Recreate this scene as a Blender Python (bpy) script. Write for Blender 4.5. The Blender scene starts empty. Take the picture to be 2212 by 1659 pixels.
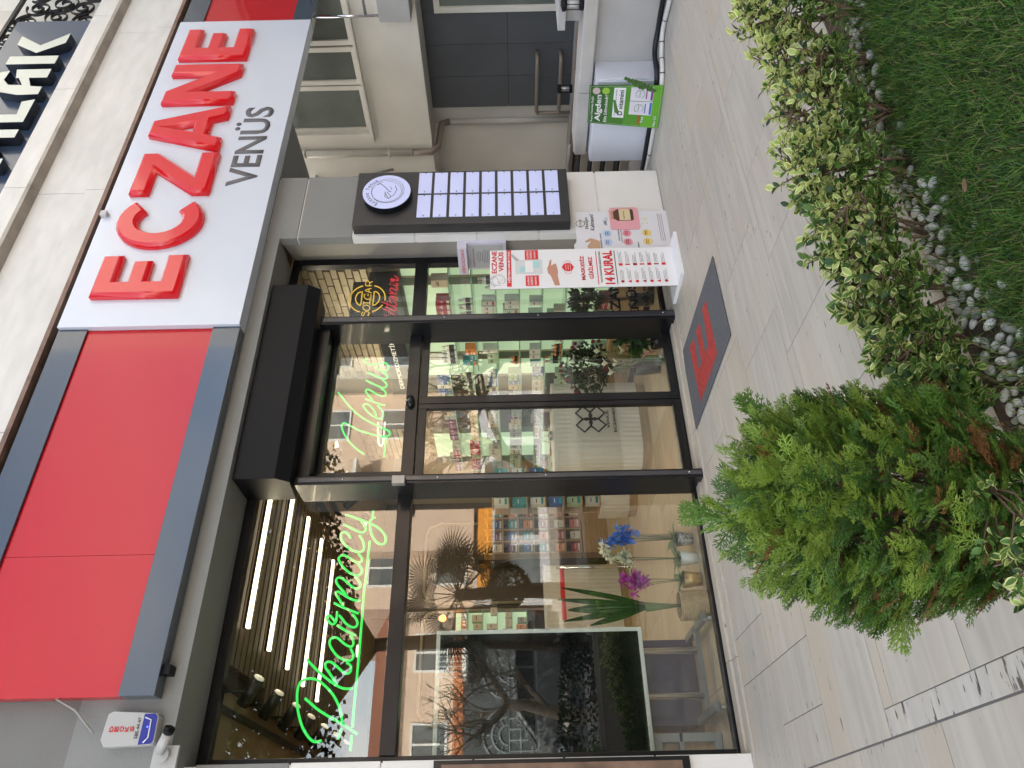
import bpy, bmesh, math, random
from mathutils import Vector, Matrix, Quaternion
import numpy as np
random.seed(7); rng = np.random.default_rng(11)
PI = math.pi
SC = bpy.context.scene
COL = SC.collection

# ------------------------------------------------------------------ camera, sky, sun, exposure
YAW, ROLL, CAMZ = math.radians(33.4), math.radians(1.2), 1.5
_v = Vector((math.sin(YAW), math.cos(YAW), 0)); _r = Vector((math.cos(YAW), -math.sin(YAW), 0)); _u = Vector((0, 0, 1))
_R = _r*math.cos(ROLL) - _u*math.sin(ROLL)
_U = _u*math.cos(ROLL) + _r*math.sin(ROLL)
cam = bpy.data.cameras.new('camera'); camo = bpy.data.objects.new('camera', cam); COL.objects.link(camo)
cam.sensor_width = 36; cam.lens = 36*1598/2212; cam.clip_end = 500; cam.clip_start = 0.02
# the phone was held upright but the picture is stored on its side: local x = down, local y = right
M = Matrix((-_U, _R, -_v)).transposed().to_4x4(); M.translation = Vector((0, 0, CAMZ)); camo.matrix_world = M
SC.camera = camo

SUN_AZ, SUN_EL = math.radians(-24), math.radians(38)      # azimuth from +y (behind the shop), towards -x
world = bpy.data.worlds.new('World'); SC.world = world; world.use_nodes = True
wn = world.node_tree.nodes; wl = world.node_tree.links
sky = wn.new('ShaderNodeTexSky'); sky.sky_type = 'NISHITA'; sky.sun_disc = False
sky.sun_elevation = SUN_EL; sky.sun_rotation = SUN_AZ; sky.air_density = 1.0; sky.dust_density = 1.5
sky.ozone_density = .4
bg = wn['Background']; bg.inputs[1].default_value = 0.15
# thin broken cloud: streaked noise veils the blue
wtc = wn.new('ShaderNodeTexCoord'); wmp = wn.new('ShaderNodeMapping'); wmp.inputs['Scale'].default_value = (1.2, 2.2, 4.5); wl.new(wtc.outputs['Generated'], wmp.inputs[0])
wnz = wn.new('ShaderNodeTexNoise'); wnz.inputs['Scale'].default_value = 2.2; wnz.inputs['Detail'].default_value = 7; wnz.inputs['Distortion'].default_value = .4; wl.new(wmp.outputs[0], wnz.inputs[0])
wmr = wn.new('ShaderNodeMapRange'); wmr.inputs[1].default_value = .38; wmr.inputs[2].default_value = .66; wmr.inputs[3].default_value = .12; wmr.inputs[4].default_value = .95; wl.new(wnz.outputs[0], wmr.inputs[0])
wbw = wn.new('ShaderNodeRGBToBW'); wl.new(sky.outputs[0], wbw.inputs[0])
wcl = wn.new('ShaderNodeMix'); wcl.data_type = 'RGBA'; wcl.blend_type = 'MULTIPLY'; wcl.inputs[0].default_value = 1; wl.new(wbw.outputs[0], wcl.inputs[6]); wcl.inputs[7].default_value = (2.08, 2.02, 1.93, 1)
wmx = wn.new('ShaderNodeMix'); wmx.data_type = 'RGBA'; wl.new(wmr.outputs[0], wmx.inputs[0]); wl.new(sky.outputs[0], wmx.inputs[6]); wl.new(wcl.outputs[2], wmx.inputs[7]); wl.new(wmx.outputs[2], bg.inputs[0])
sl = bpy.data.lights.new('sun', 'SUN'); sl.energy = 5.0; sl.angle = math.radians(0.5); sl.color = (1, .93, .82)
so = bpy.data.objects.new('sun', sl); COL.objects.link(so)
sd = Vector((math.sin(SUN_AZ)*math.cos(SUN_EL), math.cos(SUN_AZ)*math.cos(SUN_EL), math.sin(SUN_EL)))
so.rotation_euler = sd.to_track_quat('Z', 'Y').to_euler(); so.location = (0, 0, 20)
SC.view_settings.view_transform = 'Standard'; SC.view_settings.look = 'None'
SC.view_settings.exposure = 2.02; SC.view_settings.gamma = 1; SC.view_settings.use_curve_mapping = False
SC.render.engine = 'CYCLES'
cy = SC.cycles; cy.use_denoising = True; cy.max_bounces = 10; cy.transparent_max_bounces = 24; cy.glossy_bounces = 4
cy.diffuse_bounces = 3; cy.transmission_bounces = 6; cy.caustics_reflective = False; cy.caustics_refractive = False; cy.sample_clamp_indirect = 4
cy.use_light_tree = True

# ------------------------------------------------------------------ helpers
def at(x, y, ax, val):
    """point of the plane  coord[ax]=val  that a traced outline point falls on (outlines get the plane's real place)"""
    d = _v + _R*((1659-y-829.5)/1598) - _U*((x-1106)/1598)
    o = Vector((0, 0, CAMZ)); t = (val-o[ax])/d[ax]; return o + d*t
def trace(reg, pts, Y):
    x0, y0, s = reg
    return [at((x0+p[0]*s)*.54861, (y0+p[1]*s)*.54861, 1, Y) for p in pts]

def tag(o, label=None, cat=None, group=None, kind=None):
    if label: o['label'] = label
    if cat: o['category'] = cat
    if group: o['group'] = group
    if kind: o['kind'] = kind
    return o
def thing(name, label, cat, loc=(0, 0, 0), rz=0, group=None):
    o = bpy.data.objects.new(name, None); COL.objects.link(o); o.empty_display_size = .1
    o.location = loc; o.rotation_euler = (0, 0, rz)
    return tag(o, label, cat, group)

_mats = {}
def mat(name, col=(.5, .5, .5), rough=.5, metal=0, emit=0, ecol=None, var=0, vs=8., bump=0, bs=40., coat=0, spec=.5, stretch=None, objvar=0, trans=0, sss=0, dirt=0):
    if name in _mats: return _mats[name]
    m = bpy.data.materials.new(name); m.use_nodes = True; nt = m.node_tree; N, Lk = nt.nodes, nt.links
    p = N['Principled BSDF']
    p.inputs['Base Color'].default_value = (*col, 1); p.inputs['Roughness'].default_value = rough
    p.inputs['Metallic'].default_value = metal; p.inputs['Specular IOR Level'].default_value = spec
    p.inputs['Coat Weight'].default_value = coat; p.inputs['Coat Roughness'].default_value = .05
    if emit:
        p.inputs['Emission Color'].default_value = (*(ecol or col), 1); p.inputs['Emission Strength'].default_value = emit
    if trans: p.inputs['Transmission Weight'].default_value = trans
    tc = N.new('ShaderNodeTexCoord'); mp = N.new('ShaderNodeMapping'); Lk.new(tc.outputs['Object'], mp.inputs[0])
    if stretch: mp.inputs['Scale'].default_value = stretch
    oi = N.new('ShaderNodeObjectInfo')
    if objvar:
        ad = N.new('ShaderNodeVectorMath'); ad.operation = 'MULTIPLY_ADD'; Lk.new(oi.outputs['Random'], ad.inputs[0])
        ad.inputs[1].default_value = (37, 53, 91); Lk.new(tc.outputs['Object'], ad.inputs[2]); Lk.new(ad.outputs[0], mp.inputs[0])
    if var or objvar:
        nz = N.new('ShaderNodeTexNoise'); nz.inputs['Scale'].default_value = vs; nz.inputs['Detail'].default_value = 6; Lk.new(mp.outputs[0], nz.inputs[0])
        mr = N.new('ShaderNodeMapRange'); mr.inputs[1].default_value = .3; mr.inputs[2].default_value = .7
        mr.inputs[3].default_value = 1-var; mr.inputs[4].default_value = 1+var; Lk.new(nz.outputs[0], mr.inputs[0])
        last = mr.outputs[0]
        if objvar:
            m2 = N.new('ShaderNodeMapRange'); m2.inputs[3].default_value = 1-objvar; m2.inputs[4].default_value = 1+objvar; Lk.new(oi.outputs['Random'], m2.inputs[0])
            mu = N.new('ShaderNodeMath'); mu.operation = 'MULTIPLY'; Lk.new(last, mu.inputs[0]); Lk.new(m2.outputs[0], mu.inputs[1]); last = mu.outputs[0]
        if dirt:
            nz3 = N.new('ShaderNodeTexNoise'); nz3.inputs['Scale'].default_value = vs*.35; nz3.inputs['Detail'].default_value = 8; Lk.new(tc.outputs['Object'], nz3.inputs[0])
            m3 = N.new('ShaderNodeMapRange'); m3.inputs[1].default_value = .5; m3.inputs[2].default_value = .75; m3.inputs[3].default_value = 1; m3.inputs[4].default_value = 1-dirt; Lk.new(nz3.outputs[0], m3.inputs[0])
            mu = N.new('ShaderNodeMath'); mu.operation = 'MULTIPLY'; Lk.new(last, mu.inputs[0]); Lk.new(m3.outputs[0], mu.inputs[1]); last = mu.outputs[0]
        hs = N.new('ShaderNodeHueSaturation'); hs.inputs['Color'].default_value = (*col, 1); Lk.new(last, hs.inputs['Value']); Lk.new(hs.outputs[0], p.inputs['Base Color'])
    if bump:
        nb = N.new('ShaderNodeTexNoise'); nb.inputs['Scale'].default_value = bs; nb.inputs['Detail'].default_value = 4; Lk.new(mp.outputs[0], nb.inputs[0])
        b = N.new('ShaderNodeBump'); b.inputs['Strength'].default_value = bump; b.inputs['Distance'].default_value = .01; Lk.new(nb.outputs[0], b.inputs['Height']); Lk.new(b.outputs[0], p.inputs['Normal'])
    _mats[name] = m; return m

class MB:
    """collects boxes, prisms, tubes and lathes; build() links them as ONE mesh object"""
    def __init__(s): s.v = []; s.f = []; s.m = []; s.mi = 0; s.sm = []
    def add(s, vs, fs, smooth=False):
        n = len(s.v); s.v += [tuple(p) for p in vs]
        for f in fs: s.f.append(tuple(i+n for i in f)); s.m.append(s.mi); s.sm.append(smooth)
        return s
    def box(s, x0, x1, y0, y1, z0, z1):
        V = [(x, y, z) for z in (z0, z1) for y in (y0, y1) for x in (x0, x1)]
        return s.add(V, [(0, 2, 3, 1), (4, 5, 7, 6), (0, 1, 5, 4), (2, 6, 7, 3), (0, 4, 6, 2), (1, 3, 7, 5)])
    def obox(s, c, ax, ay, az):      # centre and three half-axes
        c, ax, ay, az = map(Vector, (c, ax, ay, az))
        V = [c+ax*i+ay*j+az*k for k in (-1, 1) for j in (-1, 1) for i in (-1, 1)]
        return s.add(V, [(0, 2, 3, 1), (4, 5, 7, 6), (0, 1, 5, 4), (2, 6, 7, 3), (0, 4, 6, 2), (1, 3, 7, 5)])
    def prism(s, pts, off):          # polygon + offset vector
        n = len(pts); off = Vector(off); P = [Vector(p) for p in pts]
        return s.add(P+[p+off for p in P], [tuple(range(n))[::-1], tuple(range(n, 2*n))]+[(i, (i+1) % n, n+(i+1) % n, n+i) for i in range(n)])
    def tube(s, pts, r, n=8, close=False, cap=True):
        P = [Vector(p) for p in pts]; k = len(P)
        if isinstance(r, (int, float)): r = [r]*k
        V = []; prev = None
        for i, p in enumerate(P):
            a = P[(i+1) % k] if (close or i < k-1) else p; b = P[i-1] if (close or i > 0) else p
            t = (a-b); t = t.normalized() if t.length > 1e-9 else Vector((0, 0, 1))
            if prev is None:
                q = Vector((0, 0, 1)) if abs(t.z) < .9 else Vector((1, 0, 0)); nrm = t.cross(q).normalized()
            else:
                nrm = prev - t*prev.dot(t); nrm = nrm.normalized() if nrm.length > 1e-6 else t.orthogonal().normalized()
            prev = nrm; bi = t.cross(nrm)
            V += [p + (nrm*math.cos(2*PI*j/n)+bi*math.sin(2*PI*j/n))*r[i] for j in range(n)]
        F = []
        for i in range(k if close else k-1):
            for j in range(n):
                a = i*n+j; b = i*n+(j+1) % n; c = ((i+1) % k)*n+(j+1) % n; d = ((i+1) % k)*n+j; F.append((a, b, c, d))
        if cap and not close: F += [tuple(range(n))[::-1], tuple(range((k-1)*n, k*n))]
        return s.add(V, F, True)
    def lathe(s, prof, c=(0, 0, 0), n=24, sx=1, sy=1, cap=True):   # profile [(r,z)]
        V = []; k = len(prof)
        for r, z in prof: V += [(c[0]+sx*r*math.cos(2*PI*j/n), c[1]+sy*r*math.sin(2*PI*j/n), c[2]+z) for j in range(n)]
        F = [(i*n+j, i*n+(j+1) % n, (i+1)*n+(j+1) % n, (i+1)*n+j) for i in range(k-1) for j in range(n)]
        if cap: F += [tuple(range(n))[::-1], tuple(range((k-1)*n, k*n))]
        return s.add(V, F, True)
    def build(s, name, m, parent=None, bev=0, loc=None, mods=None):
        me = bpy.data.meshes.new(name); me.from_pydata(s.v, [], s.f)
        if not isinstance(m, (list, tuple)): m = [m]
        for x in m: me.materials.append(x)
        me.polygons.foreach_set('material_index', s.m); me.polygons.foreach_set('use_smooth', s.sm); me.update()
        if bev:
            bm = bmesh.new(); bm.from_mesh(me); bmesh.ops.recalc_face_normals(bm, faces=bm.faces)
            ed = [e for e in bm.edges if len(e.link_faces) == 2 and e.calc_face_angle(0) > .6]
            bmesh.ops.bevel(bm, geom=ed, offset=bev, segments=2, profile=.6, affect='EDGES'); bm.to_mesh(me); bm.free()
        o = bpy.data.objects.new(name, me); COL.objects.link(o)
        if parent: o.parent = parent
        if loc: o.location = loc
        return o
def BX(name, m, parent, *b, bev=0): return MB().box(*b).build(name, m, parent, bev)
def dup(o, parent=None, loc=None, rot=None):
    c = o.copy(); COL.objects.link(c); c.parent = parent
    if loc is not None: c.location = loc
    if rot is not None: c.rotation_euler = rot
    for ch in list(o.children): dup(ch, c)
    return c

def text_mesh(s, ext=0., bevel=0., off=0.):
    cu = bpy.data.curves.new('lettering', 'FONT'); cu.body = s; cu.size = 1; cu.extrude = ext; cu.bevel_depth = bevel; cu.bevel_resolution = 0; cu.offset = off; cu.resolution_u = 3
    o = bpy.data.objects.new('lettering', cu); COL.objects.link(o); bpy.context.view_layer.update()
    me = bpy.data.meshes.new_from_object(o.evaluated_get(bpy.context.evaluated_depsgraph_get())); bpy.data.objects.remove(o); return me
def fit_text(s, m, parent, o, ux, uz, w, h, name='lettering', depth=.0015, off=0., nrm=None):
    """text fitted in a w x h box: o = lower left corner, ux / uz = unit vectors along and up the line"""
    me = text_mesh(s, off=off); n = len(me.vertices); co = np.zeros(n*3); me.vertices.foreach_get('co', co); co = co.reshape(-1, 3)
    if n == 0: return None
    lo, hi = co.min(0), co.max(0); ux, uz, o = Vector(ux).normalized(), Vector(uz).normalized(), Vector(o); nn = ux.cross(uz)
    V = np.array([list(o + ux*((c[0]-lo[0])/(hi[0]-lo[0])*w) + uz*((c[1]-lo[1])/(hi[1]-lo[1])*h) + nn*depth) for c in co])
    me.vertices.foreach_set('co', V.ravel()); me.materials.clear(); me.materials.append(m)
    for p in me.polygons: p.material_index = 0
    if depth > 0:
        bm = bmesh.new(); bm.from_mesh(me); r = bmesh.ops.extrude_face_region(bm, geom=bm.faces[:])
        for v in [g for g in r['geom'] if isinstance(g, bmesh.types.BMVert)]: v.co -= nn*depth*.9
        bmesh.ops.recalc_face_normals(bm, faces=bm.faces); bm.to_mesh(me); bm.free()
    me.update(); ob = bpy.data.objects.new(name, me); COL.objects.link(ob); ob.parent = parent; return ob
def disc(mb, c, r, ux, uz, t=.002, n=24, r2=None, hole=0):
    ux, uz, c = Vector(ux), Vector(uz), Vector(c); nn = ux.cross(uz); r2 = r2 or r
    P = [c+ux*r*math.cos(2*PI*i/n)+uz*r2*math.sin(2*PI*i/n) for i in range(n)]
    if not hole: return mb.prism(P, nn*t)
    Q = [c+(p-c)*hole for p in P]
    V = P+Q+[p+nn*t for p in P]+[p+nn*t for p in Q]; F = []
    for i in range(n):
        j = (i+1) % n; F += [(i, j, n+j, n+i), (2*n+i, 3*n+i, 3*n+j, 2*n+j), (i, 2*n+i, 2*n+j, j), (n+i, n+j, 3*n+j, 3*n+i)]
    return mb.add(V, F)
FX, FZ = (1, 0, 0), (0, 0, 1)      # a sign that faces the street (-y)

# glass: thin panes, clear with a fresnel reflection
def glass_mat(name, tint=(1, 1, 1), ior=1.5, rough=0.0):
    m = bpy.data.materials.new(name); m.use_nodes = True; N, Lk = m.node_tree.nodes, m.node_tree.links
    N.remove(N['Principled BSDF']); out = N['Material Output']
    tr = N.new('ShaderNodeBsdfTransparent'); tr.inputs[0].default_value = (*tint, 1); gl = N.new('ShaderNodeBsdfGlossy'); gl.inputs['Roughness'].default_value = rough
    fr = N.new('ShaderNodeFresnel'); mx = N.new('ShaderNodeMixShader')
    geo = N.new('ShaderNodeNewGeometry'); mi_ = N.new('ShaderNodeMapRange'); mi_.inputs[3].default_value = ior; mi_.inputs[4].default_value = 1/ior; Lk.new(geo.outputs['Backfacing'], mi_.inputs[0]); Lk.new(mi_.outputs[0], fr.inputs[0]); tcn = N.new('ShaderNodeTexCoord'); nz = N.new('ShaderNodeTexNoise'); nz.inputs['Scale'].default_value = .9; nz.inputs['Detail'].default_value = 0
    Lk.new(tcn.outputs['Object'], nz.inputs[0]); b = N.new('ShaderNodeBump'); b.inputs['Strength'].default_value = .05; b.inputs['Distance'].default_value = .02; Lk.new(nz.outputs[0], b.inputs['Height']); Lk.new(b.outputs[0], gl.inputs['Normal'])
    Lk.new(fr.outputs[0], mx.inputs[0]); Lk.new(tr.outputs[0], mx.inputs[1]); Lk.new(gl.outputs[0], mx.inputs[2]); Lk.new(mx.outputs[0], out.inputs[0]); return m
GLASS = glass_mat('shop_glass', (.97, 1, .98), 1.78)
def travertine(name, base, beige, ang=0., pit=.68):
    m = bpy.data.materials.new(name); m.use_nodes = True; N, Lk = m.node_tree.nodes, m.node_tree.links; p = N['Principled BSDF']
    tc = N.new('ShaderNodeTexCoord'); oi = N.new('ShaderNodeObjectInfo')
    ad = N.new('ShaderNodeVectorMath'); ad.operation = 'MULTIPLY_ADD'; Lk.new(oi.outputs['Random'], ad.inputs[0]); ad.inputs[1].default_value = (41, 67, 13); Lk.new(tc.outputs['Object'], ad.inputs[2])
    mp = N.new('ShaderNodeMapping'); Lk.new(ad.outputs[0], mp.inputs[0]); mp.inputs['Rotation'].default_value = (0, 0, ang); mp.inputs['Scale'].default_value = (1.2, 14, 1)
    n1 = N.new('ShaderNodeTexNoise'); n1.inputs['Scale'].default_value = 1.3; n1.inputs['Detail'].default_value = 9; n1.inputs['Distortion'].default_value = .35; Lk.new(mp.outputs[0], n1.inputs[0])
    cr = N.new('ShaderNodeValToRGB'); cr.color_ramp.elements[0].position = .36; cr.color_ramp.elements[0].color = (*[c*.89 for c in base], 1)
    cr.color_ramp.elements[1].position = .66; cr.color_ramp.elements[1].color = (*[min(1, c*1.07) for c in base], 1); Lk.new(n1.outputs[0], cr.inputs[0])
    n2 = N.new('ShaderNodeTexNoise'); n2.inputs['Scale'].default_value = .6; n2.inputs['Detail'].default_value = 5; mp2 = N.new('ShaderNodeMapping'); mp2.inputs['Rotation'].default_value = (0, 0, ang); mp2.inputs['Scale'].default_value = (1, 5, 1); Lk.new(ad.outputs[0], mp2.inputs[0]); Lk.new(mp2.outputs[0], n2.inputs[0])
    mr = N.new('ShaderNodeMapRange'); mr.inputs[1].default_value = .45; mr.inputs[2].default_value = .72; Lk.new(n2.outputs[0], mr.inputs[0])
    mx = N.new('ShaderNodeMix'); mx.data_type = 'RGBA'; Lk.new(mr.outputs[0], mx.inputs[0]); Lk.new(cr.outputs[0], mx.inputs[6]); mx.inputs[7].default_value = (*beige, 1)
    n3 = N.new('ShaderNodeTexNoise'); n3.inputs['Scale'].default_value = 10; n3.inputs['Detail'].default_value = 7; mp3 = N.new('ShaderNodeMapping'); mp3.inputs['Rotation'].default_value = (0, 0, ang); mp3.inputs['Scale'].default_value = (1, 4.5, 1); Lk.new(ad.outputs[0], mp3.inputs[0]); Lk.new(mp3.outputs[0], n3.inputs[0])
    m3 = N.new('ShaderNodeMapRange'); m3.inputs[1].default_value = pit; m3.inputs[2].default_value = pit+.05; Lk.new(n3.outputs[0], m3.inputs[0])
    mx2 = N.new('ShaderNodeMix'); mx2.data_type = 'RGBA'; Lk.new(m3.outputs[0], mx2.inputs[0]); Lk.new(mx.outputs[2], mx2.inputs[6]); mx2.inputs[7].default_value = (.09, .075, .06, 1)
    m4 = N.new('ShaderNodeMapRange'); m4.inputs[3].default_value = .96; m4.inputs[4].default_value = 1.04; Lk.new(oi.outputs['Random'], m4.inputs[0])
    hs = N.new('ShaderNodeHueSaturation'); Lk.new(m4.outputs[0], hs.inputs['Value']); Lk.new(mx2.outputs[2], hs.inputs['Color']); Lk.new(hs.outputs[0], p.inputs['Base Color'])
    p.inputs['Roughness'].default_value = .55; b = N.new('ShaderNodeBump'); b.inputs['Strength'].default_value = .5; b.inputs['Distance'].default_value = .004; b.invert = True; Lk.new(m3.outputs[0], b.inputs['Height']); Lk.new(b.outputs[0], p.inputs['Normal'])
    return m
TRAV = travertine('travertine_paving', (.45, .42, .37), (.45, .395, .32), 0.0)
TRAV2 = travertine('travertine_paving_cross', (.45, .42, .37), (.45, .395, .32), PI/2)
TRAVD = travertine('travertine_kerb', (.48, .46, .42), (.46, .41, .33), PI/2, .60)
WHITE = mat('white_plaster', (.72, .71, .69), .6, var=.03, vs=3, bump=.15, bs=60, dirt=.04)
GREYP = mat('grey_painted_plaster', (.215, .22, .213), .6, var=.04, vs=2, bump=.2, bs=60, dirt=.06)
REVP = mat('taupe_reveal_plaster', (.34, .325, .30), .65, var=.05, vs=2, bump=.2, bs=60, dirt=.1)
ENDW = mat('shaded_grey_beige_paint', (.17, .17, .16), .7, var=.05, vs=2, bump=.15, bs=60)  # grey paint darkened, with the end wall's shade put into its colour
WARMW = mat('warm_plaster', (.6, .57, .52), .7, var=.05, vs=2.5, bump=.25, bs=70, dirt=.15)
STONE = mat('pale_stone_cladding', (.64, .62, .585), .55, var=.07, vs=3, bump=.12, bs=50, stretch=(1, 1, 3), dirt=.12)
BLACK = mat('black_frame_aluminium', (.008, .0085, .010), .3, metal=.0, var=.1, vs=6, coat=.12, spec=.3)
BLACKM = mat('matt_black_sheet', (.006, .0065, .008), .45, spec=.18)
NAVY = mat('dark_blue_composite_panel', (.04, .055, .08), .15, coat=.6)
RED = mat('red_gloss_panel', (.50, .003, .008), .2, coat=.22, spec=.4)
WSIGN = mat('white_sign_panel', (.60, .65, .74), .25, coat=.3, var=.02, vs=1)
REDL = mat('red_acrylic_letters', (.42, .004, .012), .16, coat=.4, emit=.06, ecol=(1, .01, .01))
CHROME = mat('polished_chrome', (.7, .7, .72), .12, metal=1)
WOOD = mat('pale_oak', (.36, .24, .13), .45, var=.15, vs=5, stretch=(1, 1, 9), bump=.1)
# ------------------------------------------------------------------ ground and paving
tag(BX('ground', mat('grey_concrete_ground', (.22, .21, .2), .9, var=.1, vs=.5), None, -60, 70, -60, 60, -.3, -.012), kind='structure')
pav = BX('pavement', mat('dark_joint_mortar', (.16, .15, .14), .9), None, -6, 9.2, 0.0, 5.47, -.012, -.004); tag(pav, kind='structure')
def tile(x0, x1, y0, y1, m=TRAV, top=0.0, g=.002):
    b = MB().box(x0+g, x1-g, y0+g, y1-g, -.003, top); 
    return b.build('tile', m, pav, bev=.0015)
# rows between the shop sill and the long border strip
rows = [(3.29, 3.94, [.425, 1.30, 2.0, 2.65, 3.35, 4.35, 5.0, 6.0, 6.7, 7.6, 8.6, 9.2]), (3.94, 4.59, [.425, .667, 1.0, 1.65, 2.32, 2.95, 3.62, 4.3, 4.95, 5.6, 6.25, 7.2, 8.2, 9.2]),
        (4.59, 5.25, [.425, 1.0, 1.30, 1.95, 2.6, 3.3, 3.95, 4.6, 5.3, 6.0, 6.6, 7.5, 8.5, 9.2])]
for y0, y1, xs in rows:
    for a, b in zip(xs, xs[1:]): tile(a, b, y0, y1, random.choice((TRAV, TRAV, TRAV2)))
for a, b in zip([.425, 1.2, 2.1, 3.0, 3.9, 5.3, 6.5, 8, 9.2], [1.2, 2.1, 3.0, 3.9, 5.3, 6.5, 8, 9.2]): tile(a, b, 5.25, 5.36, TRAV, .012)
for a, b in zip([.425, 1.2, 2.1, 3.0, 3.9, 5.03], [1.2, 2.1, 3.0, 3.9, 5.03]): tile(a, b, 5.36, 5.47, TRAV, .03)
for i in range(10): tile(.53+i*.9, .53+(i+1)*.9, 3.2, 3.29)
for a, b, xs in ((2.585, 3.2, [.53, 1.15, 1.75, 2.33, 2.93, 3.6, 4.4, 5.0, 5.7, 6.5, 7.4, 8.3, 9.2]), (1.97, 2.585, [.53, .95, 1.6, 2.2, 2.85, 3.5, 4.15, 4.8, 5.5, 6.3, 7.2, 8.2, 9.2])):
    for p, q in zip(xs, xs[1:]): tile(p, q, a, b)
# kerb strip along the edge of the paving and the slabs left of it
for a, b in ((.6, 1.5), (1.5, 2.4), (2.4, 3.29)): tile(.425, .53, a, b, TRAVD)
for j in range(6):
    for a, b in zip([-4, -3, -2, -1.1, -.2], [-3, -2, -1.1, -.2, .42]): tile(a, b, .6+j*.78-.02*j, .6+(j+1)*.78-.02*(j+1), TRAV)
# garden bed
tag(BX('garden_soil', mat('garden_soil', (.06, .042, .028), .95, var=.35, vs=25, bump=.8, bs=60), None, .53, 12, -3, 1.97, -.012, .012), kind='structure')

# ------------------------------------------------------------------ the shop building
bld = thing('shop_building', 'white plastered shop building with pale stone cladding above the red pharmacy fascia', 'building', (0, 0, 0))
def pillar_blocks(x0, x1, y0, y1, zs, parent=bld, split=None):
    BX('pillar_core', WHITE, parent, x0+.01, x1-.01, y0+.012, y1, 0, 3.79)
    for a, b in zip(zs, zs[1:]):
        MB().box(x0, x1, y0, y1-.002, a+.007, b-.007).build('pillar_block', WHITE if b < 2.99 else GREYP, parent, bev=.004)
pillar_blocks(5.03, 5.87, 5.05, 5.145, [0, .63, 1.215, 1.80, 2.39, 2.98, 3.5, 3.788])
MB().prism([(5.045, 5.146, 0), (5.17, 5.5, 0), (5.3, 5.6, 0), (5.868, 5.6, 0), (5.868, 5.146, 0)], (0, 0, 3.66)).build('reveal', REVP, bld)
pillar_blocks(-.2, .61, 5.30, 5.6, [0, .63, 1.215, 1.80, 2.39, 2.98, 3.59])
BX('lintel', GREYP, bld, -.2, 5.03, 5.05, 5.62, 3.665, 4.3)
BX('lintel', GREYP, bld, 5.03, 6.75, 5.052, 5.8, 3.79, 4.3)
BX('upper_wall', ENDW, bld, -3, 2, 5.06, 5.4, 4.3, 5.4); BX('upper_wall', STONE, bld, 2, 9.5, 5.06, 5.4, 4.3, 5.4)
# stone courses above the sign (each panel one piece)
STC = STONE
for (y, z0, z1, xs) in ((4.93, 5.41, 5.62, [0, 2.9, 5.62, 8.4, 11]), (4.955, 5.62, 6.09, [0, 2.85, 5.6, 8.35, 11]), (4.90, 6.175, 6.41, [0, 1.6, 3.4, 5.64, 7.2, 8.62, 11])):
    for a, b in zip(xs, xs[1:]): MB().box(a+.003, b-.003, y, 5.4, z0, z1-.003).build('stone_panel', STC, bld, bev=.002)
for a, b in ((0, 2.87), (2.87, 5.63), (5.63, 8.38), (8.38, 11)): MB().prism([(a+.002, 4.955, 6.087), (a+.002, 4.86, 6.11), (a+.002, 4.86, 6.15), (a+.002, 4.9, 6.172), (a+.002, 5.3, 6.172), (a+.002, 5.3, 6.087)], (b-a-.004, 0, 0)).build('stone_moulding', mat('shadowed_stone_moulding', (.36, .32, .27), .7, var=.2, vs=5, bump=.2), bld)  # darker stone tone puts the moulding's shade into its colour
BX('flashing', mat('rusty_brown_flashing', (.2, .12, .085), .6, var=.3, vs=9), bld, 0, 10, 4.9, 5.3, 5.365, 5.405)
BX('upper_floors', WARMW, bld, -9, 6.75, 5.42, 15, 6.42, 13)
BX('upper_floors', WARMW, bld, -9, 6.75, 5.42, 15, 5.5, 6.42)
BX('side_wall', WARMW, bld, -9, -.2, 5.42, 15, 0, 6.42)
BX('side_wall', WARMW, bld, 5.5, 5.68, 5.61, 12.4, 0, 4.3)
BX('roof_slab', WARMW, bld, -.2, 5.68, 5.63, 12.4, 4.0, 4.3)
BX('rear_wall', WARMW, bld, -.2, 5.5, 12.2, 12.4, 0, 4.0)
BX('side_wall', WARMW, bld, -.2, .0, 5.63, 12.2, 0, 4.0)

# interior shell
WARMI = mat('interior_beige_paint', (.34, .26, .165), .7, var=.03, vs=2)
BROWN = mat('interior_brown_panel', (.065, .043, .028), .5, var=.06, vs=3)
tag(BX('interior_floor', mat('interior_floor_joint', (.3, .24, .17), .6), None, 0, 5.5, 5.56, 12.2, -.004, .006), kind='structure')
fl = bpy.data.objects['interior_floor']; FT = travertine('interior_floor_tile', (.50, .41, .30), (.46, .36, .25), .3)
FT.node_tree.nodes['Principled BSDF'].inputs['Roughness'].default_value = .22
for i in range(5):
    for j in range(6): MB().box(i*1.1+.002, (i+1)*1.1-.002, 5.57+j*1.1+.002, min(12.18, 5.57+(j+1)*1.1-.002), .004, .016).build('tile', FT, fl)
ceil = BX('interior_ceiling', WARMI, None, 0, 5.5, 5.64, 12.2, 3.74, 3.99); tag(ceil, kind='structure')
iw = BX('interior_right_wall', WARMI, None, 5.38, 5.5, 5.62, 12.2, .0, 3.738); tag(iw, kind='structure')
bw = BX('interior_back_wall', BROWN, None, .1, 5.38, 11.9, 12.19, .0, 3.738); tag(bw, kind='structure')
lw = BX('interior_left_wall', WARMI, None, .001, .1, 5.62, 12.19, .0, 3.738); tag(lw, kind='structure')
BRK = mat('cream_painted_brick', (.55, .47, .34), .75, var=.08, vs=12, bump=.4, bs=60, objvar=.12)
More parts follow.
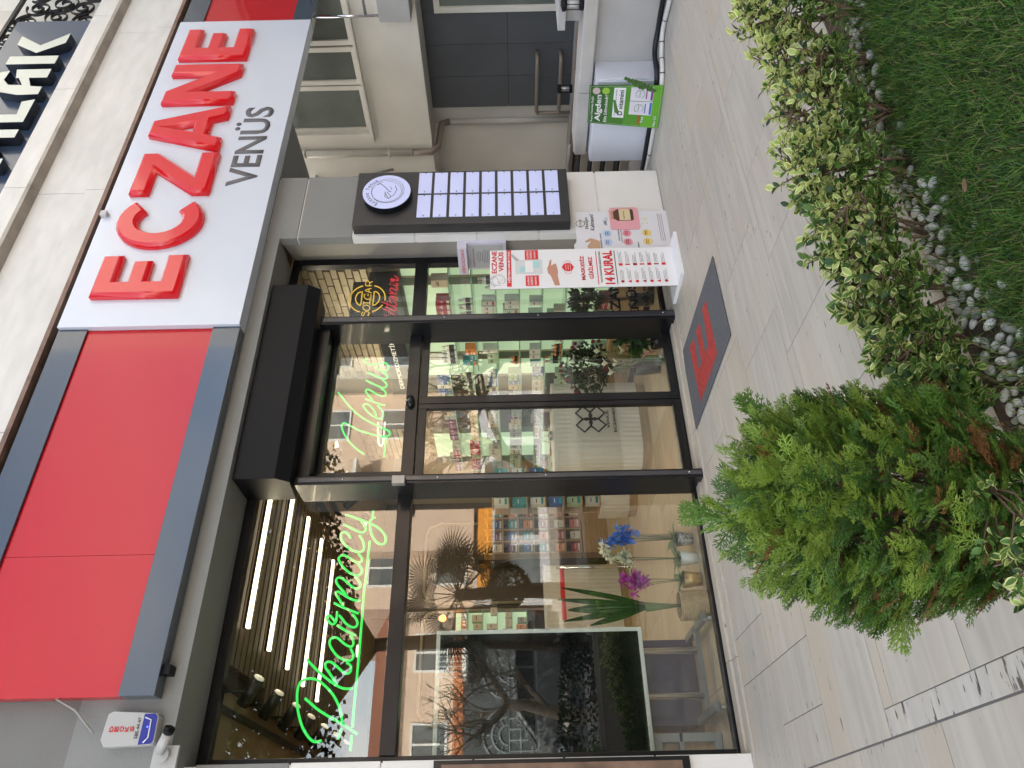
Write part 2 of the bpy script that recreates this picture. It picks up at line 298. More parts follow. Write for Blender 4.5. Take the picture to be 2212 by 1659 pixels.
def bricks(y0, y1, z0, z1):
    protos = [MB().box(-.012, .02, -.112, .112, -.033, .033).build('brick', BRK, iw, bev=.006) for _ in range(1)]
    p = protos[0]; first = True; k = 0; z = z0+.038
    while z < z1-.03:
        y = y0+.115*(k % 2)+.01
        while y < y1:
            h = min(.112, (y1-y)/2)
            o = p if first else dup(p, iw); first = False
            o.location = (5.362-random.random()*.008, y+.112, z+random.uniform(-.002, .002)); y += .235
        z += .078; k += 1
bricks(5.75, 7.72, 3.02, 3.73); bricks(8.85, 10.0, 3.02, 3.73)
BX('interior_column', BROWN, None, 5.1, 5.379, 7.86, 8.80, .0, 3.738).name = 'interior_column'
tag(bpy.data.objects['interior_column'], kind='structure')
# slatted ceiling raft
raft = thing('ceiling_raft', 'dark brown slatted ceiling raft over the left half of the shop', 'ceiling panel')
SLAT = mat('dark_brown_slat', (.15, .09, .048), .5, var=.2, vs=6, stretch=(1, 6, 1))
BX('backing', mat('raft_backing', (.035, .024, .016), .8), raft, 1.2, 3.6, 5.62, 9.6, 3.70, 3.735)
y = 5.66; i = 0
while y < 9.5:
    x1 = 3.36 if i % 2 else 3.28
    BX('slat', SLAT, raft, 1.32 - (.16 if y > 6.5 else 0), x1, y, y+.088, 3.63, 3.698); y += .118; i += 1
LEDM = mat('warm_white_led_tube', (1, .93, .8), .4, emit=1.1, ecol=(1, .83, .58))
def ar(name, loc, sx, sy, w, col=(1, .8, .55), rot=(0, 0, 0), parent=None):
    l = bpy.data.lights.new(name, 'AREA'); l.shape = 'RECTANGLE'; l.size = sx; l.size_y = sy; l.energy = w; l.color = col
    o = bpy.data.objects.new(name, l); COL.objects.link(o); o.location = loc; o.rotation_euler = rot; o.parent = parent; return o
LEDP = 7
for k, (yy, x0, x1) in enumerate(((5.83, 1.62, 3.0), (6.42, 1.59, 3.0), (7.01, 1.57, 3.05), (7.6, 1.54, 3.05), (8.2, 1.51, 3.03))):
    t = thing('led_bar', ['first', 'second', 'third', 'fourth', 'fifth'][k]+' glowing linear light from the window in the slatted ceiling', 'ceiling light', (0, 0, 0), group='linear lights in the slatted ceiling')
    BX('housing', BLACKM, t, x0, x1, yy-.02, yy+.02, 3.61, 3.66); BX('diffuser', LEDM, t, x0, x1, yy-.022, yy+.022, 3.585, 3.609)
    ar('lamp', ((x0+x1)/2, yy, 3.575), x1-x0, .05, LEDP*.35, parent=t)
# track spots
SPB = mat('spot_black', (.025, .022, .02), .4); SPL = mat('spot_lens', (.9, .85, .75), .3, emit=.07, ecol=(1, .85, .65))
def spot(x, y, z, d, grp, lab, p):
    t = thing('track_spotlight', lab, 'spotlight', group=grp); d = Vector(d).normalized(); c = Vector((x, y, z))
    MB().tube([c-d*.11, c+d*.11], .05, 16).build('lamp_body', SPB, t); MB().tube([c+d*.105, c+d*.118], [.043, .04], 16).build('lens', SPL, t)
    MB().tube([c, (x, y, z+.09), (x, y, 3.69)], .01, 6).build('stem', SPB, t)
    l = bpy.data.lights.new('lamp', 'SPOT'); l.energy = p*.22; l.spot_size = 1.5; l.spot_blend = .6; l.color = (1, .82, .6); l.shadow_soft_size = .04
    o = bpy.data.objects.new('lamp', l); COL.objects.link(o); o.location = c+d*.13; o.rotation_euler = (-d).to_track_quat('Z', 'Y').to_euler(); o.parent = t
for nm, x in (('left', 1.05), ('right', 3.78)):
    t = tag(BX('light_track', SPB, None, x-.018, x+.018, 5.75, 9.9, 3.68, 3.738), 'black ceiling light track running into the shop on the %s of the raft' % nm, 'light track')
ords = ['first', 'second', 'third', 'fourth', 'fifth', 'sixth', 'seventh']
for i in range(7): spot(1.16, 5.85+i*.55, 3.5, (.75, -.35, -.55), 'spotlights along the left ceiling track', 'black cylinder spotlight, %s from the window on the left track' % ords[i], 14)
for i in range(6): spot(3.85, 6.0+i*.6, 3.5, (.7, .3, -.6), 'spotlights along the right ceiling track', 'black cylinder spotlight, %s from the window on the right track' % ords[i], 18)
BX('ceiling_beam', BROWN, None, .12, 1.0, 9.9, 10.4, 3.2, 3.738); tag(bpy.data.objects['ceiling_beam'], kind='structure')

# ------------------------------------------------------------------ shop front: frames, glass, sliding door
sf = thing('shopfront', 'black aluminium shopfront with tall glass panes around the sliding entrance door', 'shopfront')
def fr(*b, name='frame_bar', bev=.004): return BX(name, BLACK, sf, *b, bev=bev)
fr(.612, 5.16, 5.49, 5.57, 3.585, 3.663); fr(.612, .66, 5.49, 5.57, .05, 3.585); fr(5.09, 5.165, 5.492, 5.57, 0.05, 3.585)
fr(.612, 2.6, 5.485, 5.575, 0, .05, name='sill'); fr(4.25, 5.165, 5.485, 5.575, 0, .06, name='sill')
fr(.66, 2.6, 5.47, 5.58, 2.33, 2.44, name='transom'); fr(4.24, 5.09, 5.48, 5.575, 2.31, 2.435, name='transom')
# door portal
for x0, x1, nm in ((2.565, 2.64, 'door_post'), (4.16, 4.25, 'door_post')):
    BX(nm, BLACK, sf, x0, x1, 5.27, 5.58, 0, 3.23, bev=.004)
    MB().box(x0+.02, x1-.02, 5.255, 5.272, .01, 3.2).build('post_cover', mat('charcoal_cover_strip', (.05, .05, .055), .3, coat=.3), sf, bev=.003)
    for z in (.12, 1.25, 2.1, 2.85): MB().tube([((x0+x1)/2, 5.256, z), ((x0+x1)/2, 5.249, z)], .007, 10).build('screw_cap', CHROME, sf)
fr(2.64, 4.16, 5.33, 5.58, 3.14, 3.26, name='door_header'); fr(2.64, 4.16, 5.46, 5.58, 2.325, 2.43, name='transom')
for x0, x1 in ((2.64, 2.74), (4.2, 4.24)): pass
fr(2.64, 2.77, 5.47, 5.57, 2.43, 3.14); fr(2.64, 4.16, 5.5, 5.56, 3.1, 3.14)
def pane(x0, x1, z0, z1, y=5.53, par=sf): return BX('glass_pane', GLASS, par, x0, x1, y, y+.006, z0, z1)
pane(.66, 2.57, 2.44, 3.585); pane(.66, 2.57, .05, 2.33); pane(2.77, 4.16, 2.43, 3.1); pane(4.25, 5.09, 2.435, 3.585); pane(4.25, 5.09, .06, 2.31)
for x0, x1, s in ((2.66, 3.425, 'left'), (3.431, 4.235, 'right')):
    d = MB().box(x0, x0+.075, 5.485, 5.535, .03, 2.32).box(x1-.045, x1, 5.485, 5.535, .03, 2.32).box(x0+.075, x1-.045, 5.485, 5.535, .03, .105).box(x0+.075, x1-.045, 5.485, 5.535, 2.25, 2.32).build('sliding_door_leaf', BLACK, sf, bev=.003)
    pane(x0+.075, x1-.045, .105, 2.25, 5.507, d)
fr(2.6, 4.25, 5.46, 5.6, 0, .028, name='threshold')
# canopy housing above the door
tag(MB().prism([(2.545, 5.1, 3.655), (2.545, 5.1, 3.335), (2.545, 5.17, 3.235), (2.545, 5.49, 3.265), (2.545, 5.49, 3.66)], (1.95, 0, 0)).build('air_curtain', BLACKM, None, bev=.004), 'long black boxy air curtain housing mounted above the sliding door', 'air curtain')
s_ = MB(); s_.lathe([(.0, .03), (.03, .028), (.055, .015), (.06, -.005), (.055, -.02), (0, -.02)], n=20, sx=1.05, sy=.6); tag(s_.build('motion_sensor', mat('glossy_black_plastic', (.01, .01, .01), .12), None, loc=(3.43, 5.44, 2.385)), 'small glossy black half dome door sensor on the transom', 'sensor')
tag(MB().box(2.53, 2.6, 5.2, 5.25, 2.35, 2.45).build('door_lock_box', mat('grey_metal', (.3, .3, .3), .4, metal=.6), None, bev=.004), 'small grey metal box on the door post beside the transom', 'metal box')
for o in (bpy.data.objects['motion_sensor'],): o.rotation_euler = (PI/2, 0, 0)

# ------------------------------------------------------------------ fascia sign
sg = thing('pharmacy_fascia_sign', 'long white and red fascia sign with raised red letters ECZANE over the entrance', 'shop sign')
MB().box(3.9, 8.46, 4.905, 5.048, 3.79, 5.33).build('white_panel', WSIGN, sg, bev=.003)
def redbox(x0, x1, cut=False):
    BX('navy_band', NAVY, sg, x0, x1, 4.935, 5.048, 3.79, 4.02, bev=.003); BX('navy_band', NAVY, sg, x0, x1, 4.935, 5.048, 5.085, 5.33, bev=.003)
    s = x0
    for e in ([1.9, x1] if x0 < 1.5 else [x1]):
        BX('red_panel', RED, sg, s+.0015, e-.0015, 4.955, 5.047, 4.021, 5.084); s = e
redbox(.965, 3.897); redbox(8.463, 10.2)
for x in (1.13,): tag(BX('fascia_bracket', BLACKM, None, x-.03, x+.03, 4.96, 5.06, 3.74, 3.789, bev=.004), 'small black bracket under the left end of the red fascia', 'bracket')
tag(BX('cable_clip', mat('grey_clip', (.5, .5, .5), .4), None, 5.2, 5.26, 4.86, 4.904, 5.27, 5.33, bev=.006), 'tiny grey clip on the top edge of the white sign', 'clip')
def poly_letter(polys, x, z, w, h, m, parent, name, y=4.9, depth=.07, bevel=.03, holes=()):
    cu = bpy.data.curves.new(name, 'CURVE'); cu.dimensions = '2D'; cu.fill_mode = 'BOTH'; cu.extrude = depth/2-bevel*.0; cu.bevel_depth = bevel; cu.bevel_resolution = 0; cu.offset = -bevel
    for P in polys:
        sp = cu.splines.new('POLY'); sp.points.add(len(P)-1); sp.use_cyclic_u = True
        for i, p in enumerate(P): sp.points[i].co = (p[0]*w, p[1]*h, 0, 1)
    o = bpy.data.objects.new(name, cu); COL.objects.link(o); bpy.context.view_layer.update()
    me = bpy.data.meshes.new_from_object(o.evaluated_get(bpy.context.evaluated_depsgraph_get())); bpy.data.objects.remove(o)
    me.materials.clear(); me.materials.append(m)
    ob = bpy.data.objects.new(name, me); COL.objects.link(ob); ob.parent = parent; ob.rotation_euler = (PI/2, 0, 0); ob.location = (x, y, z); return ob
T = .25
Ep = [[(0, 0), (1, 0), (1, .24), (.36, .24), (.36, .4), (.86, .4), (.86, .62), (.36, .62), (.36, .76), (1, .76), (1, 1), (0, 1)]]
Zp = [[(0, 0), (1, 0), (1, .24), (.42, .24), (1, .78), (1, 1), (0, 1), (0, .76), (.56, .76), (0, .22)]]
Np = [[(0, 0), (.28, 0), (.28, .56), (.72, 0), (1, 0), (1, 1), (.72, 1), (.72, .44), (.28, 1), (0, 1)]]
Ap = [[(0, 0), (.27, 0), (.34, .2), (.66, .2), (.73, 0), (1, 0), (.66, 1), (.34, 1)], [(.42, .42), (.58, .42), (.5, .72)]]
Cp = [[(.5+.5*math.cos(a), .5+.5*math.sin(a)) for a in np.linspace(.75, 2*PI-.75, 22)]+[(.5+.24*math.cos(a), .5+.26*math.sin(a)) for a in np.linspace(2*PI-.8, .8, 18)]]
for nm, P, x, z, w, h in (('letter_E', Ep, 4.19, 4.37, .48, .76), ('letter_C', Cp, 4.77, 4.34, .68, .8), ('letter_Z', Zp, 5.47, 4.37, .58, .76), ('letter_A', Ap, 6.09, 4.4, .7, .76), ('letter_N', Np, 6.85, 4.4, .68, .76), ('letter_E', Ep, 7.64, 4.4, .57, .76)):
    poly_letter(P, x, z, w, h, REDL, sg, 'raised_letter')
fit_text('VENÜS', mat('grey_vinyl', (.12, .12, .13), .5), sg, (5.6, 4.904, 3.95), FX, FZ, 1.22, .36, depth=.002, off=.022)

# estate agent sign above
es = thing('estate_agent_sign', 'dark blue signboard with raised pale lit letters above the stone ledge', 'shop sign')
MB().box(2, 8.65, 4.97, 5.3, 6.415, 7.36).build('board', mat('midnight_blue_board', (.035, .055, .10), .3, coat=.5), es, bev=.003)
LIT = mat('pale_lit_acrylic', (.5, .52, .46), .4, emit=.02, ecol=(.8, .85, .8)); LSD = mat('letter_return', (.02, .025, .035), .4)
def lit(polys, x, w):
    o = poly_letter(polys, x, 6.53, w, .55, LIT, es, 'raised_letter', y=4.93, depth=.13, bevel=.0)
    o.data.materials.append(LSD)
    for f in o.data.polygons:
        if f.normal.z < .5: f.material_index = 1
    return o
Mp = [[(0, 0), (.22, 0), (.22, .6), (.5, .2), (.78, .6), (.78, 0), (1, 0), (1, 1), (.8, 1), (.5, .5), (.2, 1), (0, 1)]]
Lp = [[(0, 0), (1, 0), (.9, .24), (.34, .2), (.34, 1), (0, 1)]]
A2 = [[(.02, 0), (.3, 0), (.34, .24), (.66, .36), (.66, 0), (1, 0), (1, .7), (.66, .62), (.66, .56), (.38, .42), (.4, .7), (.6, .84), (.95, .82), (.9, 1), (.5, 1.03), (.15, .85), (.0, .4)]]
Ip = [[(0, 0), (1, 0), (1, 1), (0, 1)]]; Kp = [[(.45, .0), (.9, 0), (.35, .5), (.8, 1), (.4, 1), (0, .5)]]
lit(Ep, 5.0, .45); lit(Mp, 5.9, .58); lit(Lp, 6.6, .38); lit(A2, 7.06, .46); lit(Ip, 7.62, .15); lit(Kp, 7.83, .42)
# balcony scroll railing
bal = thing('scroll_railing', 'black wrought iron balcony railing of spiral scrolls beside the blue signboard', 'railing'); IRON = mat('black_wrought_iron', (.015, .015, .017), .45)
MB().box(5.0, 12, 5.02, 5.06, 7.52, 7.56).build('top_rail', IRON, bal); MB().box(5.0, 12, 5.02, 5.06, 6.42, 6.45).build('bottom_rail', IRON, bal)
def scroll(cx, cz, r, ph):
    pts = [Vector((cx+(r*(1-k/46))*math.cos(ph+k*.32), 5.04, cz+(r*(1-k/46))*math.sin(ph+k*.32))) for k in range(40)]
    b = MB()
    for p, q in zip(pts, pts[1:]): b.add([p+Vector((0, -.02, 0)), q+Vector((0, -.02, 0)), q+Vector((0, .02, 0)), p+Vector((0, .02, 0))], [(0, 1, 2, 3)])
    b2 = MB().tube(pts, .011, 5); b2.add(b.v, b.f); b2.build('scroll', IRON, bal)
for i in range(9):
    x = 8.75+i*.3
    scroll(x, 6.62+.1*(i % 2), .17, i); scroll(x+.1, 6.98, .17+.03*(i % 3), i*2.1); scroll(x, 7.33-.06*(i % 2), .16, i*1.3)
for i in range(6): scroll(7.2+i*.3, 7.44, .13, i*1.7)
tag(BX('balcony_wall', WARMW, None, -3, 12, 5.36, 5.41, 6.42, 9), 'pale plaster wall behind the scroll railing of the upper balcony', 'wall')
# ------------------------------------------------------------------ directory light box on the pillar
INK = mat('black_ink', (.02, .02, .025), .6); REDI = mat('red_print', (.62, .02, .025), .5); WPR = mat('white_print', (.78, .78, .78), .5); GREYI = mat('grey_ink', (.2, .2, .22), .6)
dr = thing('directory_board', 'tall black directory board with white round emblem and two columns of blank lit plates', 'sign')
DK = mat('dark_grey_sign_metal', (.03, .03, .032), .4, coat=.15)
BX('case', DK, dr, 5.06, 5.78, 4.93, 5.049, .92, 2.965, bev=.004)
LAV = mat('lit_lavender_acrylic', (.50, .54, .80), .35, emit=.05, ecol=(.6, .66, 1), coat=.3)
em = MB(); disc(em, (5.43, 4.93, 2.656), .232, FX, FZ, .065, 48); em.build('emblem_rim', BLACKM, dr)
em = MB(); disc(em, (5.43, 4.864, 2.656), .228, FX, FZ, .003, 48); em = em.build('emblem_face', LAV, dr)
def venus_emblem(par, c, r, y):
    cx, cz = c; b = MB()
    for k in range(3):
        rr = r*(.62+.035*k); b.tube([(cx+rr*(1+.03*k)*math.cos(a)+.006*k, y, cz+rr*math.sin(a)-.02*r*k) for a in np.linspace(.3+k, 2*PI+k*.7, 40)], r*.012, 4)
    b.tube([(cx+r*p[0], y, cz+r*p[1]) for p in ((.42, .42), (.5, .3), (.3, .1), (.0, -.12), (-.02, -.2))], r*.02, 4)
    b.tube([(cx+r*p[0], y, cz+r*p[1]) for p in ((.3, -.12), (.2, -.2), (.1, -.18))], r*.014, 4)
    b.tube([(cx+r*p[0], y, cz+r*p[1]) for p in ((-.02, -.02), (-.3, -.2), (-.42, -.12), (-.2, .0), (.0, .06), (-.3, .05), (-.42, -.1), (-.2, -.32), (.1, -.42), (.36, -.34))], r*.018, 4)
    b.build('emblem_drawing', INK, par)
    s = 'Eczane Venüs'
    for i, chh in enumerate(s):
        if chh == ' ': continue
        a = PI*.86-i*(PI*.70/len(s)); p = Vector((cx+r*.74*math.cos(a), y-.0015, cz+r*.74*math.sin(a))); ux = Vector((math.sin(a), 0, -math.cos(a))); uz = Vector((math.cos(a), 0, math.sin(a)))
        fit_text(chh, INK, par, p, ux, uz, r*.10, r*(.18 if chh in 'EV' else .12), 'emblem_letter', .0008)
venus_emblem(em, (5.43, 2.656), .228, 4.862)
for i in range(9):
    z1 = 2.365-i*.1533
    for x0, x1 in ((5.145, 5.44), (5.468, 5.752)):
        p = BX('plate', LAV, dr, x0, x1, 4.922, 4.932, z1-.126, z1, bev=.001)
        for xx in (x0+.012, x1-.012): MB().tube([(xx, 4.923, z1-.063), (xx, 4.914, z1-.063)], .007, 8).build('stud', CHROME, p)

# duty pharmacy box on the reveal
ns = thing('duty_pharmacy_box', 'white angled duty pharmacy notice box fixed to the reveal beside the shopfront', 'notice box')
LIL = mat('pale_lilac_acrylic', (.6, .58, .68), .35, coat=.3)
O = Vector((4.98, 5.12, 0)); a_ = Vector((-.0, .37, 0)).normalized()
MB().box(5.0, 5.12, 5.13, 5.5, 1.53, 1.99).build('case', LIL, ns, bev=.004)
MB().box(4.93, 5.005, 5.13, 5.5, 1.905, 1.995).build('header', LIL, ns, bev=.003)
fit_text('NÖBETÇİ ECZANELER', REDI, ns, (4.929, 5.475, 1.925), (0, -1, 0), (0, 0, 1), .33, .045, depth=.001)
nt_ = BX('notice_paper', mat('grey_paper', (.42, .42, .42), .7), ns, 4.993, 4.999, 5.16, 5.47, 1.56, 1.88)
fit_text('NÖBETÇİ ECZANE', INK, nt_, (4.992, 5.45, 1.835), (0, -1, 0), (0, 0, 1), .25, .022, depth=.0008)
b = MB()
for i in range(14):
    z = 1.81-i*.017; w = .1+.12*random.random(); b.box(4.9915, 4.993, 5.315-w/2, 5.315+w/2, z, z+.006)
b.build('print_lines', GREYI, nt_)

# standing rules board
kb = thing('rules_board', 'tall white standing hygiene rules board with red headings and a hand reaching to a dispenser', 'signboard')
KB = mat('white_forex_board', (.75, .76, .78), .45)
BX('panel', KB, kb, 4.268, 4.722, 4.95, 4.962, .03, 1.675, bev=.001); BX('panel_back', BLACKM, kb, 4.268, 4.722, 4.9625, 4.965, .03, 1.675)
BX('base', KB, kb, 4.262, 4.762, 4.795, 5.205, 0.0, .03, bev=.002)
yk = 4.949
def ftx(s, m, x0, x1, z0, z1, off=0., par=kb, y=yk, nm='lettering'): return fit_text(s, m, par, (x0, y, z0), FX, FZ, x1-x0, z1-z0, nm, .0012, off)
def fbx(nm, m, par, x0, x1, z0, z1, y=yk, t=.0012): return BX(nm, m, par, x0, x1, y-t, y, z0, z1)
ftx('ECZANE', REDI, 4.445, 4.712, 1.614, 1.660, .026); ftx('VENÜS', REDI, 4.465, 4.70, 1.553, 1.607, .026)
vb = MB(); disc(vb, (4.355, 4.9495, 1.60), .062, FX, FZ, .001, 28); vb = vb.build('emblem_face', KB, kb); venus_emblem(vb, (4.355, 1.60), .085, yk)
fbx('red_band', REDI, kb, 4.286, 4.719, 1.484, 1.525); ftx('HİJYEN NOKTASI', WPR, 4.33, 4.70, 1.490, 1.520, .03, y=yk-.0013)
for (x0, x1, z0, z1) in ((4.60, 4.715, 1.24, 1.36), (4.29, 4.41, 1.243, 1.36)):
    rb = MB(); rb.box(x0, x1, yk-.0012, yk, z0, z1); rb = rb.build('red_label', REDI, kb, bev=.0005)
    for i, s in enumerate(('ELLERİNİZİ', 'DEZENFEKTE', 'EDEBİLİRSİNİZ')): ftx(s, WPR, x0+.012, x1-.012, z1-.032-i*.032, z1-.012-i*.032, par=rb, y=yk-.0013)
DSP = mat('dispenser_plastic_white', (.6, .62, .64), .4); AQ = mat('dispenser_aqua', (.38, .62, .62), .4); SHD = mat('printed_soft_grey', (.42, .42, .44), .6)
d = BX('dispenser_picture', DSP, kb, 4.43, 4.60, yk-.0012, yk, 1.205, 1.45)
BX('picture_piece', AQ, d, 4.45, 4.52, yk-.002, yk-.0013, 1.32, 1.41); BX('picture_piece', AQ, d, 4.50, 4.585, yk-.002, yk-.0013, 1.23, 1.31); BX('picture_piece', WPR, d, 4.45, 4.58, yk-.003, yk-.0021, 1.29, 1.36); MB().prism([(4.58, yk-.002, 1.44), (4.66, yk-.002, 1.49), (4.67, yk-.002, 1.475), (4.6, yk-.002, 1.41)], (0, .001, 0)).build('picture_piece', SHD, d)
SK = mat('printed_skin', (.50, .25, .17), .6)
hand = [(4.29, 1.06), (4.29, 1.105), (4.40, 1.135), (4.44, 1.16), (4.49, 1.165), (4.53, 1.15), (4.58, 1.14), (4.60, 1.122), (4.555, 1.125), (4.52, 1.128), (4.545, 1.10), (4.545, 1.085), (4.50, 1.075), (4.45, 1.07), (4.40, 1.075)]
MB().prism([(p[0]-.0, yk, p[1]) for p in hand], (0, -.0012, 0)).build('hand_picture', SK, kb)
mk = [(4.46, .995), (4.50, 1.01), (4.54, 1.03), (4.555, .99), (4.55, .955), (4.51, .945), (4.47, .955)]
mk = [(4.45, .975), (4.46, 1.01), (4.50, 1.035), (4.54, 1.012), (4.552, .975), (4.54, .945), (4.50, .925), (4.46, .945)]
k_ = MB().prism([(p[0], yk, p[1]) for p in mk], (0, -.0012, 0)).build('mask_symbol', REDI, kb)
b = MB()
for s in (-1, 1): b.tube([(4.5+s*.05+s*.028*math.sin(a), yk-.001, .98+.03*math.cos(a)) for a in np.linspace(0, PI, 10)], .0016, 4)
b.build('mask_loops', REDI, k_)
b = MB()
for i in range(3): b.box(4.47, 4.53, yk-.002, yk-.0013, .955+i*.02, .958+i*.02)
b.build('mask_folds', WPR, k_)
ftx('MASKESİZ', REDI, 4.345, 4.635, .830, .876, .026); ftx('GİRİLMEZ', REDI, 4.357, 4.62, .757, .804, .026)
fbx('rule_line', REDI, kb, 4.289, 4.69, .715, .722); ftx('YENİ KORANAVİRÜS RİSKİNE KARŞI', INK, 4.31, 4.68, .675, .702); ftx('14 KURAL', REDI, 4.292, 4.69, .572, .66, .035); fbx('rule_line', INK, kb, 4.289, 4.69, .548, .555)
b = MB(); g = MB(); q = MB()
for i in range(7):
    for j in range(2):
        x = 4.30+j*.2; z = .505-i*.064
        g2 = g if (i+j) % 3 else q
        if (i*2+j) % 4 == 0: disc(g2, (x+.02, yk, z), .016, FX, FZ, .001, 10)
        elif (i*2+j) % 4 == 1: g2.box(x+.006, x+.034, yk-.001, yk, z-.018, z+.018)
        elif (i*2+j) % 4 == 2: g2.prism([(x+.004, yk, z-.014), (x+.036, yk, z-.014), (x+.02, yk, z+.02)], (0, -.001, 0))
        else: g2.box(x+.013, x+.027, yk-.001, yk, z-.02, z+.016); disc(g2, (x+.02, yk, z+.016), .008, FX, FZ, .001, 8)
        q.box(x+.045, x+.0465, yk-.001, yk, z-.018, z+.018)
        for r in range(3): b.box(x+.052, x+.052+random.uniform(.07, .13), yk-.001, yk, z+.011-r*.012, z+.014-r*.012)
tag(g.build('rule_symbols', REDI, kb), kind='stuff'); tag(q.build('rule_symbols', mat('dark_red_print', (.3, .03, .03), .6), kb), kind='stuff'); tag(b.build('print_lines', GREYI, kb), kind='stuff')

# vitamin board leaning behind it
vt = thing('vitamin_board', 'low white vitamin display board with brown bottle and coloured circles, against the pillar', 'signboard')
yv = 4.999; VB = mat('pale_board', (.66, .66, .70), .5)
MB().prism([(4.60, 5, 0), (5.245, 5, 0), (5.25, 5, .83), (5.225, 5, .86), (4.86, 5, .875), (4.82, 5, .90), (4.60, 5, .90)], (0, .01, 0)).build('panel', VB, vt)
def vtx(s, m, x0, x1, z0, z1, off=0., y=yv): return ftx(s, m, x0, x1, z0, z1, off, vt, y)
b = MB(); disc(b, (5.09, yv, .825), .044, FX, FZ, .001, 28, hole=.84); b.build('ring', mat('olive_ink', (.25, .23, .14), .6), vt); vtx('SOLGAR', mat('olive_ink'), 5.035, 5.145, .815, .835, .01, yv-.0015)
vtx('Eksiğin', INK, 5.02, 5.17, .745, .785, .005); vtx('Kalmasın!', INK, 5.00, 5.21, .695, .735, .005)
sk2 = MB().prism([(4.72, yv, .66), (4.86, yv, .66), (4.9, yv, .74), (4.86, yv, .80), (4.845, yv, .79), (4.86, yv, .74), (4.80, yv, .78), (4.74, yv, .76)], (0, -.001, 0)).build('torso_picture', mat('printed_tan', (.5, .32, .2), .6), vt)
vtx('MAGNESIUM CITRATE', INK, 4.76, 4.96, .64, .655)
BLU, PNK, YEL = mat('print_pale_blue', (.42, .56, .78), .6), mat('print_pink', (.68, .22, .28), .6), mat('print_yellow', (.75, .55, .15), .6)
vtx('Mg', mat('print_light_blue', (.55, .62, .74), .6), 5.06, 5.17, .56, .61, .01); vtx('D3', mat('print_pale_yellow', (.72, .68, .5), .6), 5.07, 5.16, .19, .24, .01)
for c, z, w1, w2 in ((BLU, .585, 'Etkin|Doz', 'Yüksek|Emilimli|Form'), (PNK, .40, 'Hızlı|Etki', 'Dilaltı|Formu'), (YEL, .215, 'Kesin|Doz', 'Minik|Softjel')):
    for x, w in ((4.845, w1), (4.955, w2)):
        b = MB(); disc(b, (x, yv, z), .045, FX, FZ, .0008, 24, hole=.93); disc(b, (x, yv, z), .037, FX, FZ, .0012, 24); o = b.build('coloured_circle', c, vt)
        L_ = w.split('|')
        for i, s in enumerate(L_): ftx(s, INK, x-.024, x+.024, z+.012-.016*i-.004, z+.012-.016*i+.007, .004, o, yv-.0013)
vtx('METHYLCOBALAMIN', INK, 4.86, 5.02, .47, .482); vtx('(VITAMIN B12) 1000 mcg', INK, 4.84, 5.02, .445, .457)
p = MB().prism([(x, yv, z) for x, z in ((5.0, .53), (5.02, .545), (5.26, .545), (5.29, .52), (5.29, .29), (5.27, .265), (5.02, .265), (5.0, .28))], (0, -.004, 0)).build('pink_panel', mat('print_soft_pink', (.68, .33, .37), .6), vt)
AMB = mat('amber_bottle', (.10, .035, .015), .2, coat=.6)
def fprof(pts, y, t=.003): return MB().prism([(x, y, z) for x, z in pts], (0, -t, 0))
fprof([(5.13, .485), (5.115, .47), (5.115, .33), (5.13, .315), (5.25, .315), (5.265, .33), (5.265, .47), (5.25, .485), (5.235, .505), (5.145, .505)], yv-.004).build('bottle_picture', AMB, vt)
BX('bottle_label', mat('cream_label', (.62, .52, .3), .5), vt, 5.118, 5.262, yv-.0085, yv-.0072, .345, .45); ftx('METHYL', INK, 5.14, 5.24, .40, .41, .004, vt, yv-.0086)
BX('bottle_cap', mat('tan_cap', (.42, .25, .16), .4), vt, 5.14, 5.24, yv-.009, yv-.0045, .506, .53)
vtx('VITAMIN D3', INK, 4.76, 4.84, .30, .312); b = MB()
for i in range(3): b.box(4.85, 5.2, yv-.001, yv, .05+i*.018, .054+i*.018)
b.build('print_lines', GREYI, vt)

# doormat with E mark
dm = thing('doormat', 'dark grey doormat with a worn red E mark in front of the door', 'doormat')
MATG = mat('grey_carpet', (.10, .105, .12), .95, var=.12, vs=40, bump=.5, bs=300)
MB().prism([(3.02, 4.03, .002), (3.75, 4.037, .002), (3.754, 5.22, .002), (3.68, 5.235, .002), (2.98, 5.34, .002)], (0, 0, .009)).build('carpet', MATG, dm, bev=.003)
RM = mat('red_carpet_print', (.38, .04, .035), .95, var=.2, vs=30, bump=.4, bs=300, dirt=.25)
R3c = (2600, 900, 400/1659); R3b_ = (1800, 850, 1000/2212)
Eo = [(740, 1155, 0), (685, 1335, 0)]
def fl_pts(L): return [at((r[0]+x*r[2])*.54861, (r[1]+y*r[2])*.54861, 2, .0112) for r, x, y in L]
RZ = (2600, 400, 800/1106)
em_ = fl_pts([(RZ, 247, 1082), (RZ, 310, 1370), (RZ, 220, 1634), (RZ, 160, 1335), (RZ, 183, 1292), (RZ, 210, 1462), (RZ, 225, 1420), (RZ, 195, 1252), (RZ, 213, 1205), (RZ, 245, 1370), (RZ, 262, 1325), (RZ, 228, 1130)])
MB().prism([tuple(p) for p in em_], (0, 0, .0012)).build('letter_mark', RM, dm)

